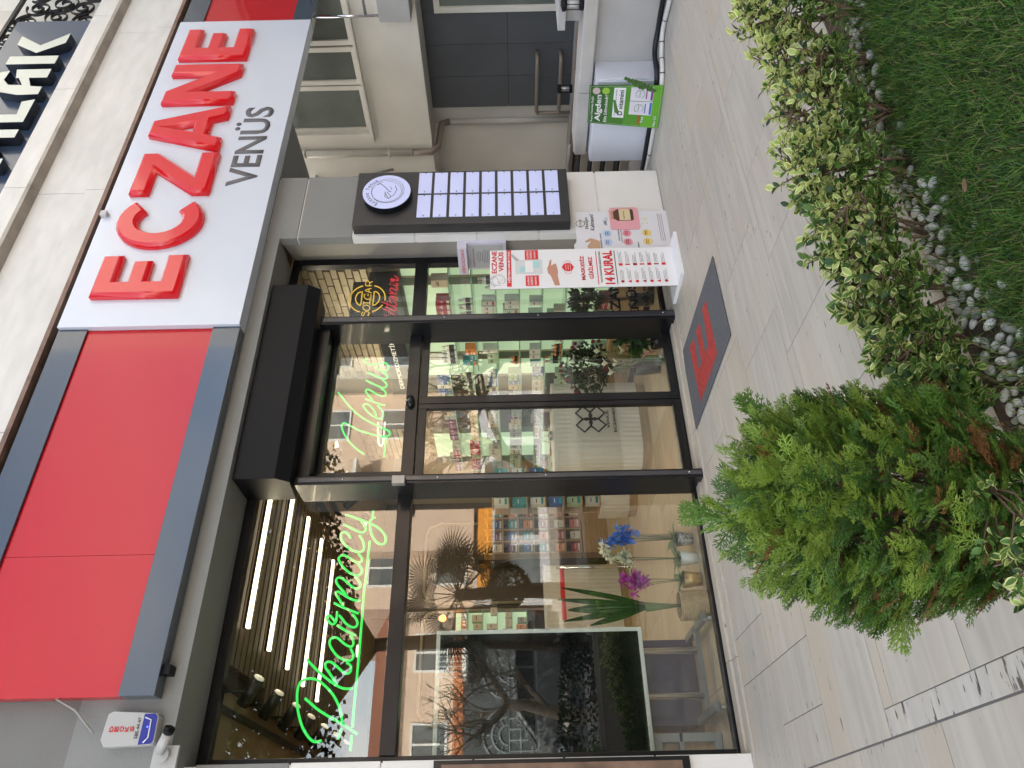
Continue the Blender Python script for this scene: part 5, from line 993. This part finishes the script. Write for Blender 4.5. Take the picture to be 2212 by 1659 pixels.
def orchid(x, y, pot, pm, fm, lab, sprays, z0=.017, ph=.13, pr=.06):
    t = thing('orchid', lab, 'potted plant', (x, y, z0)); MB().lathe([(pr*.72, 0), (pr, ph), (pr*.93, ph), (pr*.66, .01)], n=24).build('pot', pm, t); MB().lathe([(0, ph-.02), (pr*.9, ph-.02)], cap=False).build('bark', BARK, t)
    b = MB()
    for k in range(6):
        a = k*2.5+x*9; leaf(b, Vector((0, 0, ph-.01)), Vector((math.cos(a), math.sin(a), 1.1-.1*k)), random.uniform(.13, .19), .065, 0, .45, segs=6)
    b.build('leaves', OL, t)
    st = MB(); fl_ = MB(); sk = MB()
    for (dx, h, bend, nf) in sprays:
        P = [Vector((dx*(i/12)+bend*max(0, i/12-.6)**2*2.2, -.02*i/12, ph+(h)*(math.sin(min(1, i/12*1.08)*PI/2)))) for i in range(13)]; st.tube(P, .0035, 5); sk.tube([(dx*.1, 0, ph), (dx*.75, 0, ph+h*.8)], .002, 4)
        for j in range(nf):
            p = P[12-j if 12-j > 5 else 6]+Vector((random.gauss(0, .022), random.uniform(-.05, .0), random.gauss(0, .018))); flower(fl_, p, Vector((random.gauss(0, .5), -1, random.gauss(0, .3))), random.uniform(.045, .058)); 
    st.build('flower_stems', STEM, t); sk.build('support_stick', TW, t); fl_.build('flowers', fm, t); return t
random.seed(4)
FM = [leafmat('petal_magenta', (.42, .03, .36), .5, .1), leafmat('petal_white', (.72, .70, .55), .5, .05), leafmat('petal_blue', (.06, .22, .75), .5, .2)]
orchid(1.93, 5.82, 0, mat('gold_pot', (.5, .32, .12), .35, metal=.4), FM[0], 'magenta orchid in a gold pot with black dots behind the window', [(.02, .48, -.05, 13), (-.06, .42, -.1, 12)], ph=.15, pr=.07)
orchid(2.12, 5.86, 0, mat('white_pot', (.66, .66, .64), .3), FM[1], 'white orchid in a white conical pot behind the window', [(-.02, .58, .12, 18), (.03, .62, .16, 14)], ph=.14, pr=.062)
orchid(2.31, 5.92, 0, mat('mottled_silver_pot', (.28, .27, .26), .4, var=.9, vs=40), FM[2], 'blue orchid in a mottled silver pot behind the window', [(.02, .54, -.22, 13), (.09, .47, -.2, 9), (-.03, .6, -.12, 8)], ph=.13, pr=.065)
# pampas behind the blue orchid
t = tag(MB().tube([(2.36, 5.98, .15), (2.36, 6.0, .5), (2.42, 6.02, .62)], .02, 6).build('dried_grass', mat('dried_grass', (.45, .36, .24), .9), None), 'dried beige grass plume behind the blue orchid', 'dried flowers')
# palm in rope basket
pm_ = thing('potted_palm', 'young palm with pleated leaves in a straw coloured rope basket beside the screen', 'potted plant', (1.71, 5.78, .017)); ROPE = mat('straw_rope', (.40, .28, .15), .8, var=.2, vs=30, bump=.4)
b = MB()
for i in range(15): b.tube([((.107+.002*(i % 2))*math.cos(a), (.107+.002*(i % 2))*math.sin(a), .009+i*.0145) for a in np.linspace(0, 2*PI, 29)[:-1]], .0085, 6, close=True)
b.build('basket', ROPE, pm_); MB().lathe([(0, .19), (.1, .19)], cap=False).build('soil', BARK, pm_)
st = MB(); lf = MB()
for (tx, tz, w, bx) in ((-.14, .92, .055, 0), (.06, 1.16, .05, 0), (-.01, 1.08, .085, 0), (.17, 1.12, .045, 0), (-.24, .50, .03, 0), (-.09, 1.12, .05, 0)):
    base = Vector((0, 0, .19)); tip = Vector((tx, random.uniform(-.03, .05), tz)); mid = Vector((tx*.15, 0, .48)); st.tube([base, mid], .008, 6)
    d = tip-mid; dd, s, n = frame(d, 0); nseg = 9; rows_ = []
    s = Vector((1, 0, 0)); n = Vector((0, 1, 0))
    for i in range(nseg+1):
        tt = i/nseg; c = mid+d*tt; ww = w*math.sin(PI*min(1, tt*.9+.06))**.9; rows_.append([c+s*ww*(k/6-.5)*1.0+n*(.012 if k % 2 else 0) for k in range(7)])
    V = [p for r in rows_ for p in r]; lf.add(V, [(i*7+k, i*7+k+1, (i+1)*7+k+1, (i+1)*7+k) for i in range(nseg) for k in range(6)])
st.build('stalks', STEM, pm_); lf.build('leaves', leafmat('palm_leaf', (.05, .115, .03), .45), pm_)
# dark leafy arrangement with red flowers, lilies in a vase, more pots on the right
def arrangement(name, lab, c, rad, n, flm, nf, potm=None, zb=.02, cat='potted plant', leafc=None, L=.06):
    t = thing(name, lab, cat, (c[0], c[1], zb)); b = MB(); fl_ = MB(); st = MB(); cz = c[2]-zb
    for k in range(n):
        v = rdir(0); p = Vector((v.x*rad[0], v.y*rad[1], cz+v.z*rad[2]))*1.0; p = Vector((v.x*rad[0]*random.uniform(.4, 1), v.y*rad[1]*random.uniform(.4, 1), cz+v.z*rad[2]*random.uniform(.4, 1)))
        for j in range(5): leaf(b, p, v+rdir(.2)*.8, L*random.uniform(.6, 1.2), L*.4, random.random()*3, .3)
        if k % 4 == 0: st.tube([(0, 0, cz*.3), (v.x*.04, v.y*.04, cz*.7), p], .003, 4, cap=False)
    for k in range(nf):
        v = rdir(.2); p = Vector((v.x*rad[0], v.y*rad[1]-.03, cz+v.z*rad[2]))*1.02; fl_.add([p+Vector((.022*math.cos(a)*math.cos(e), .022*math.sin(a)*math.cos(e), .022*math.sin(e))) for e in (-1, 0, 1) for a in np.linspace(0, 2*PI, 7)[:-1]], [(i*6+j, i*6+(j+1) % 6, (i+1)*6+(j+1) % 6, (i+1)*6+j) for i in range(2) for j in range(6)], True)
    st.build('stems', TW, t); b.build('foliage', leafc or OLD, t)
    if nf: fl_.build('flowers', flm, t)
    if potm: MB().lathe([(.07, 0), (.09, cz*.35), (.08, cz*.35), (.06, .02)]).build('pot', potm, t)
    return t
random.seed(12)
RF = leafmat('red_flower', (.22, .01, .015), .5)
a1 = at((1600+1440*.4973)*.54861, (1250+400*.4973)*.54861, 1, 6.1)
arrangement('flower_arrangement', 'dark leafy flower arrangement with small red blooms behind the right door leaf', (a1.x, 6.1, a1.z), (.31, .22, .27), 300, RF, 16, mat('black_pot', (.012, .012, .015), .3), L=.045)
a2 = at((1800+1130*.452)*.54861, (850+730*.452)*.54861, 1, 5.95)
arrangement('leafy_plant', 'dark leaved plant behind the lettered window right of the door', (a2.x, 5.95, a2.z), (.14, .14, .16), 60, RF, 0, mat('black_pot'), L=.09)
a3 = at((1600+1780*.4973)*.54861, (1250+190*.4973)*.54861, 1, 5.8)
arrangement('dark_potted_plant', 'large leaved plant in a black pot at the right foot of the door glass', (a3.x, 5.8, a3.z), (.10, .09, .12), 26, RF, 1, mat('black_pot'), leafc=leafmat('mid_leaf', (.03, .09, .02), .35), L=.13)
a4 = at((1600+1900*.4973)*.54861, (1250+340*.4973)*.54861, 1, 5.72)
vs = thing('lily_vase', 'white lilies in a clear glass vase with pink ribbon behind the right door leaf', 'vase of flowers', (a4.x, 5.72, .02))
MB().lathe([(.045, 0), (.05, .02), (.05, .26), (.047, .26), (.045, .015)], n=20).build('vase', glass_mat('vase_glass', (.85, .95, .9), 1.3), vs); b = MB(); lf = MB(); fl_ = MB()
for k in range(9):
    a = k*.7; p2 = Vector((.12*math.cos(a), .06*math.sin(a), .40+.03*k)); b.tube([(-.02*math.cos(a), 0, .01), (0, 0, .24), p2], .006, 5)
    for j in range(2): leaf(lf, p2*.8, Vector((math.cos(a+j), math.sin(a+j), .4)), .13, .035, 0, .4)
    if k % 2 == 0:
        for j in range(4): leaf(fl_, p2, Vector((math.cos(a+j*1.6)*.6, math.sin(a+j*1.6)*.6, 1)), .08, .04, 0, .3)
b.build('stems', STEM, vs); lf.build('leaves', leafmat('mid_leaf', (.03, .09, .02)), vs); fl_.build('flowers', FM[1], vs); MB().tube([(0, -.055, .25), (.03, -.07, .22), (.06, -.06, .12)], .006, 5).build('ribbon', PNK, vs)
a5 = (3.98, 7.15)
arrangement('counter_plant', 'small dark leaved plant in a mottled pot on the reception counter', (4.42, 7.2, 1.24), (.06, .06, .08), 8, RF, 0, None, zb=1.062, L=.12); MB().lathe([(.05, 0), (.065, .11), (.06, .11)], (0, 0, 0)).build('pot', mat('mottled_silver_pot'), bpy.data.objects['counter_plant'])
tg = thing('wire_terrarium', 'small geometric wire terrarium on the reception counter', 'ornament', (4.02, 7.15, 1.063)); b = MB(); pts = [(.09*math.cos(k*PI/3), .09*math.sin(k*PI/3), .04) for k in range(6)]; top = [(.05*math.cos(k*PI/3+.5), .05*math.sin(k*PI/3+.5), .15) for k in range(6)]
for k in range(6): b.tube([pts[k], pts[(k+1) % 6]], .003, 4); b.tube([top[k], top[(k+1) % 6]], .003, 4); b.tube([pts[k], top[k]], .003, 4); b.tube([pts[k], (pts[k][0]*.6, pts[k][1]*.6, 0.003)], .003, 4)
b.build('wire_frame', GOLD, tg); MB().lathe([(0, .0), (.05, .0), (.055, .03), (0, .05)], (0, 0, .004)).build('moss', OLD, tg)
# ------------------------------------------------------------------ the street behind the camera, seen reflected in the glass
tag(BX('road', mat('asphalt', (.055, .055, .057), .85, var=.1, vs=4, bump=.2), None, -60, 70, -13.5, -5.5, -.011, -.004), kind='structure')
tag(BX('far_pavement', mat('far_paving', (.32, .30, .27), .8, var=.1, vs=2), None, -60, 70, -18, -13.5, -.011, .12), kind='structure')
tag(BX('near_pavement', mat('far_paving'), None, -60, 70, -5.5, -3.0, -.011, .10), kind='structure')
PEACH = mat('peach_render', (.62, .47, .36), .8, var=.05, vs=1, dirt=.1); IVORY = mat('ivory_render', (.62, .57, .46), .8, var=.05, vs=1, dirt=.1); LILR = mat('pale_grey_render', (.5, .5, .53), .8, var=.04, vs=1)
OWF = mat('white_window_frame', (.7, .7, .68), .5); OWG = mat('street_window_glass', (.12, .14, .15), .12, var=.4, vs=.7, coat=.4); ROOF = mat('terracotta_roof', (.24, .09, .05), .8, var=.2, vs=6); DARKF = mat('dark_shop_render', (.045, .05, .055), .6, var=.1, vs=2)
def far_building(lab, x0, x1, y, h, m, floors, ww=1.5, wh=1.4, z0=3.6, roof=None, bays=(), balc=True, step=None, grp='apartment buildings across the street'):
    t = thing('apartment_building', lab, 'building', group=grp); BX('wall', m, t, x0, x1, y-9, y, 0, h)
    for (a, b_) in bays: BX('bay', m, t, a, b_, y+.001, y+.9, 3.3, h-.6)
    n = int((x1-x0)/(ww+1.1)); sx = (x1-x0)/n; protoW = None
    for f in range(floors):
        for i in range(n):
            cx = x0+sx*(i+.5); yy = y+.9 if any(a < cx < b_ for a, b_ in bays) else y; z = z0+f*2.9
            if z+wh > h-.3: continue
            if protoW is None:
                w = MB().box(-ww/2, ww/2, 0, .07, 0, .09).box(-ww/2, ww/2, 0, .07, wh-.09, wh).box(-ww/2, -ww/2+.09, 0, .07, .09, wh-.09).box(ww/2-.09, ww/2, 0, .07, .09, wh-.09).box(-.04, .04, 0, .07, .09, wh-.09).build('window', OWF, t); MB().box(-ww/2+.09, ww/2-.09, .01, .03, .09, wh-.09).build('pane', OWG, w); protoW = w
            else: w = dup(protoW, t)
            w.location = (cx, yy+.002, z)
            if balc and i % 3 == 1 and not any(a < cx < b_ for a, b_ in bays):
                b = MB().box(cx-1.2, cx+1.2, yy+.001, yy+1.1, z-.75, z-.6)
                for k in range(13): b.tube([(cx-1.15+k*.19, yy+1.05, z-.6), (cx-1.15+k*.19, yy+1.05, z+.35)], .015, 4)
                b.box(cx-1.2, cx+1.2, yy+1.02, yy+1.08, z+.35, z+.4).build('balcony', OWF, t)
    if roof: MB().prism([(x0-.4, y+.6, h), (x0-.4, y-4.5, h+1.6), (x0-.4, y-9.6, h)], (x1-x0+.8, 0, 0)).build('roof', roof, t)
    BX('cornice', OWF, t, x0-.1, x1+.1, y+.001, y+.35, h-.18, h-.002)
    return t
far_building('low ivory building with a terracotta roof across the street', -9, 2.2, -22, 7.6, IVORY, 2, roof=ROOF)
tb = far_building('dark ground floor building with arched grilles and orange brick band across the street', 2.4, 9.0, -19.5, 6.4, PEACH, 1, z0=4.2, roof=ROOF)
BX('dark_front', DARKF, tb, 2.4, 9.0, -19.498, -19.3, 0, 3.6); BX('orange_band', mat('orange_brick', (.42, .15, .06), .8, var=.2, vs=5), tb, 2.4, 9.0, -19.497, -19.35, 3.61, 4.0)
for cx in (4.3, 6.5):
    b = MB(); GI = mat('grey_grille', (.13, .15, .16), .5)
    for rr in (.95, .62, .35): b.tube([(cx+rr*math.cos(a), -19.27, 1.9+rr*math.sin(a)) for a in np.linspace(0, PI, 20)], .045, 6)
    for k in range(6): b.tube([(cx-.95+k*.38, -19.27, .15), (cx-.95+k*.38, -19.27, 1.9)], .035, 5)
    for k in range(5): b.tube([(cx-.95, -19.27, .2+k*.42), (cx+.95, -19.27, .2+k*.42)], .03, 5)
    for k in range(1, 6): b.tube([(cx+.35*math.cos(k*PI/6), -19.27, 1.9+.35*math.sin(k*PI/6)), (cx+.95*math.cos(k*PI/6), -19.27, 1.9+.95*math.sin(k*PI/6))], .03, 5)
    b.build('arched_grille', GI, tb)
t3 = far_building('tall peach apartment building with projecting bays and white windows across the street', 9.3, 20, -20, 12.2, PEACH, 3, bays=((11.5, 14.3),), ww=1.7)
BX('orange_sign', mat('orange_shop_sign', (.75, .3, .04), .5), t3, 9.8, 14.2, -19.09, -18.95, 2.5, 3.1); BX('grey_front', LILR, t3, 9.3, 20, -19.998, -19.9, 0, 3.25)
for i in range(4): w = MB().box(9.9+i*2.5, 11.9+i*2.5, -19.9, -19.85, .5, 2.4).build('shop_window', OWG, t3)
far_building('pale ivory apartment building with balconies farther right across the street', 20.3, 33, -19, 13, IVORY, 3, ww=1.8)
far_building('pinkish apartment building at the far right end of the street', 33.4, 52, -17.5, 14, PEACH, 4, ww=1.8)
far_building('grey apartment building at the far left end of the street', -24, -9.4, -20, 10.5, LILR, 3)
# bare trees
BARKT = mat('pale_bark', (.30, .24, .17), .9, var=.3, vs=8, bump=.5, bs=15)
def bare_tree(x, y, lab, s=1., seed=1, knob=False):
    R_ = random.Random(seed); t = thing('bare_tree', lab, 'tree', (x, y, 0), group='bare street trees across the street'); tr_ = MB(); tw = MB()
    def grow(p, d, L, r, lv):
        pts = [p]; rr = [r]
        for k in range(4):
            d = (d+Vector((R_.gauss(0, .2), R_.gauss(0, .2), R_.gauss(0, .12)+.06))).normalized(); p = p+d*L/4; pts.append(p); rr.append(r*(1-.12*(k+1))*(1+(.35*R_.random() if knob and lv < 2 else 0)))
        (tr_ if lv < 2 else tw).tube(pts, rr, 8 if lv < 2 else 4, cap=False)
        if lv < 4:
            for k in range(4 if lv < 3 else 3): 
                q = pts[R_.randint(2, 4)]; nd = (d*.8+Vector((R_.gauss(0, .7), R_.gauss(0, .7), R_.gauss(.25, .4)))).normalized(); grow(q, nd, L*.68, r*.5, lv+1)
    grow(Vector((0, 0, 0)), Vector((0, 0, 1)), 1.9*s, .16*s, 0); tr_.build('trunk', BARKT, t); o = tw.build('twigs', BARKT, t); return t
bare_tree(2.9, -6.9, 'knobbly pollarded bare tree behind the parked car', .95, 3, True); bare_tree(1.2, -13.8, 'bare tree at the far kerb left of the arches', 1.3, 5); bare_tree(9.2, -8, 'bare tree in front of the peach building', 1.35, 8)
bare_tree(14.5, -9, 'bare tree in front of the orange sign', 1.4, 12); bare_tree(19, -7.5, 'bare tree before the ivory balconies', 1.4, 17); bare_tree(-2.5, -9, 'bare tree left of the parked car', 1.3, 23)
# palm
pt = thing('fan_palm', 'fan palm with dark spiky leaves in the front garden across from the shop', 'palm', (4.4, -2.9, 0)); MB().tube([(0, 0, 0), (.05, 0, 1.2), (0, .05, 2.6)], [.14, .12, .11], 10).build('trunk', mat('palm_trunk', (.10, .07, .045), .9, var=.4, vs=15, bump=.6), pt); b = MB(); R_ = random.Random(2)
for k in range(26):
    v = Vector((R_.gauss(0, 1), R_.gauss(0, 1), R_.gauss(.25, .6))).normalized(); c = Vector((0, .05, 2.65))+v*R_.uniform(.5, .85); b.tube([(0, .05, 2.6), c], .01, 4); d, s, n = frame(v, R_.random()*3)
    for j in range(22):
        a = -1.9+j*3.8/21; dd = (d*math.cos(a)+s*math.sin(a)); L = .62*(1-.18*abs(a)/1.9); e_ = c+dd*L+Vector((0, 0, -.12*L)); w = n.cross(dd).normalized()*.017; mid = c+dd*L*.5; b.add([c, mid+w, e_, mid-w], [(0, 1, 2, 3)])
o = b.build('crown', leafmat('fan_palm_leaf', (.02, .04, .014), .5), pt)
# clipped ball bush and hedge
def blobbush(nm, lab, c, r, n, cat, m):
    t = thing(nm, lab, cat, (c[0], c[1], 0)); b = MB()
    for k in range(n):
        v = rdir(0); p = Vector((v.x*r[0], v.y*r[1], c[2]+v.z*r[2]))*1; p = Vector((v.x*r[0]*random.uniform(.75, 1), v.y*r[1]*random.uniform(.75, 1), max(.05, c[2]+v.z*r[2]*random.uniform(.75, 1)))); leaf(b, p, v+rdir(.2)*.7, .09, .05, random.random()*3, .2)
    b.build('foliage', m, t); return t
TOP = leafmat('topiary_green', (.07, .10, .03)); bb = blobbush('ball_topiary', 'clipped ball shaped evergreen on a short trunk near the palm', (4.8, -3.6, 1.65), (.42, .42, .40), 900, 'tree', TOP); MB().tube([(0, 0, 0), (0, 0, 1.5)], .05, 8).build('trunk', BARKT, bb)
# parked car
def car(x, y, lab):
    t = thing('parked_car', lab, 'car', (x, y, 0)); CP = mat('grey_car_paint', (.17, .18, .19), .3, metal=.4, coat=.8); CG = mat('car_glass', (.015, .018, .02), .05, coat=1)
    side = [(-2.15, .35), (-2.2, .75), (-2.05, .98), (-1.2, 1.05), (-.95, 1.05), (1.95, 1.05), (2.15, .95), (2.2, .5), (2.15, .32)]; MB().prism([(a, -.86, z) for a, z in side], (0, 1.72, 0)).build('body', CP, t, bev=.05)
    roof = [(-1.2, 1.04), (-.45, 1.58), (.2, 1.66), (1.35, 1.62), (1.95, 1.04)]; MB().prism([(a, -.76, z) for a, z in roof], (0, 1.52, 0)).build('cabin', CP, t, bev=.05)
    for s in (-1, 1):
        yy = s*.765
        for P in ([(-1.0, 1.1), (-.42, 1.5), (-.2, 1.53), (-.2, 1.1)], [(-.12, 1.1), (-.12, 1.54), (.65, 1.57), (.65, 1.1)], [(.73, 1.1), (.73, 1.57), (1.3, 1.54), (1.7, 1.1)]): MB().prism([(a, yy, z) for a, z in P], (0, s*.01, 0)).build('side_window', CG, t)
        for a in (-1.38, 1.35):
            w = MB().tube([(a, s*.70, .33), (a, s*.89, .33)], .33, 24).build('wheel', mat('tyre_rubber', (.02, .02, .02), .8), t); MB().tube([(a, s*.885, .33), (a, s*.90, .33)], .2, 18).build('rim', CHROME, w)
        BX('tail_light', mat('tail_lamp_red', (.3, .01, .01), .2), t, 2.12, 2.215, s*.72-.1, s*.72+.1, .78, .98); BX('headlight', mat('headlamp_clear', (.5, .5, .5), .1), t, -2.215, -2.1, s*.68-.14, s*.68+.14, .68, .82)
    MB().prism([(1.97, -.66, 1.1), (1.97, .66, 1.1), (1.45, .6, 1.55), (1.45, -.6, 1.55)], (.012, 0, .012)).build('rear_window', CG, t); MB().prism([(-1.2, -.66, 1.08), (-1.2, .66, 1.08), (-.55, .6, 1.52), (-.55, -.6, 1.52)], (-.012, 0, .012)).build('windscreen', CG, t)
    BX('licence_plate', OWF, t, 2.2, 2.212, -.26, .26, .5, .61); return t
car(4.0, -10.9, 'grey parked car in front of the dark arched shopfront across the street')
hd2 = blobbush('clipped_hedge', 'dark clipped hedge in the front garden beside the palm', (1.4, -3.3, .38), (2.9, .4, .42), 3200, 'hedge', leafmat('hedge_dark', (.015, .03, .012), .8))

# added evergreen crown, unseen behind the camera, keeps sky reflections off the upper panes
ev = thing('added_evergreen', 'added unseen evergreen tree behind the camera that darkens the upper glass', 'tree', (3.6, -3.4, 0)); b = MB(); R_ = random.Random(8)
b.tube([(0, 0, 0), (.1, 0, 2.5), (0, .1, 5)], [.16, .14, .11], 10)
for k in range(7): b.tube([(0, .05, 4.2), (1.6*math.cos(k*.9), .9*math.sin(k*.9), 5.3), (3.2*math.cos(k*.9), 1.5*math.sin(k*.9), 5.9)], [.09, .06, .03], 6)
b.build('trunk', mat('palm_trunk'), ev); V = []; F = []
for k in range(15000):
    v = Vector((R_.gauss(0, 1), R_.gauss(0, 1), R_.gauss(0, 1))).normalized(); q = R_.random()**.4; lump = 1+.12*math.sin(v.x*9+v.y*4)+.1*math.sin(v.y*11); p = Vector((v.x*4.0*q*lump, v.y*1.7*q*lump, 6.0+v.z*1.15*q*lump)); d = Vector((R_.gauss(0, 1), R_.gauss(0, 1), R_.gauss(0, .6))).normalized(); s = d.orthogonal().normalized()*.05; d = d*.13; n = len(V)
    V += [p, p+d*.5+s, p+d, p+d*.5-s]; F.append((n, n+1, n+2, n+3))
mb = MB(); mb.add(V, F); o = mb.build('crown', leafmat('evergreen_leaf', (.018, .03, .012), .7), ev); o['kind'] = 'stuff'
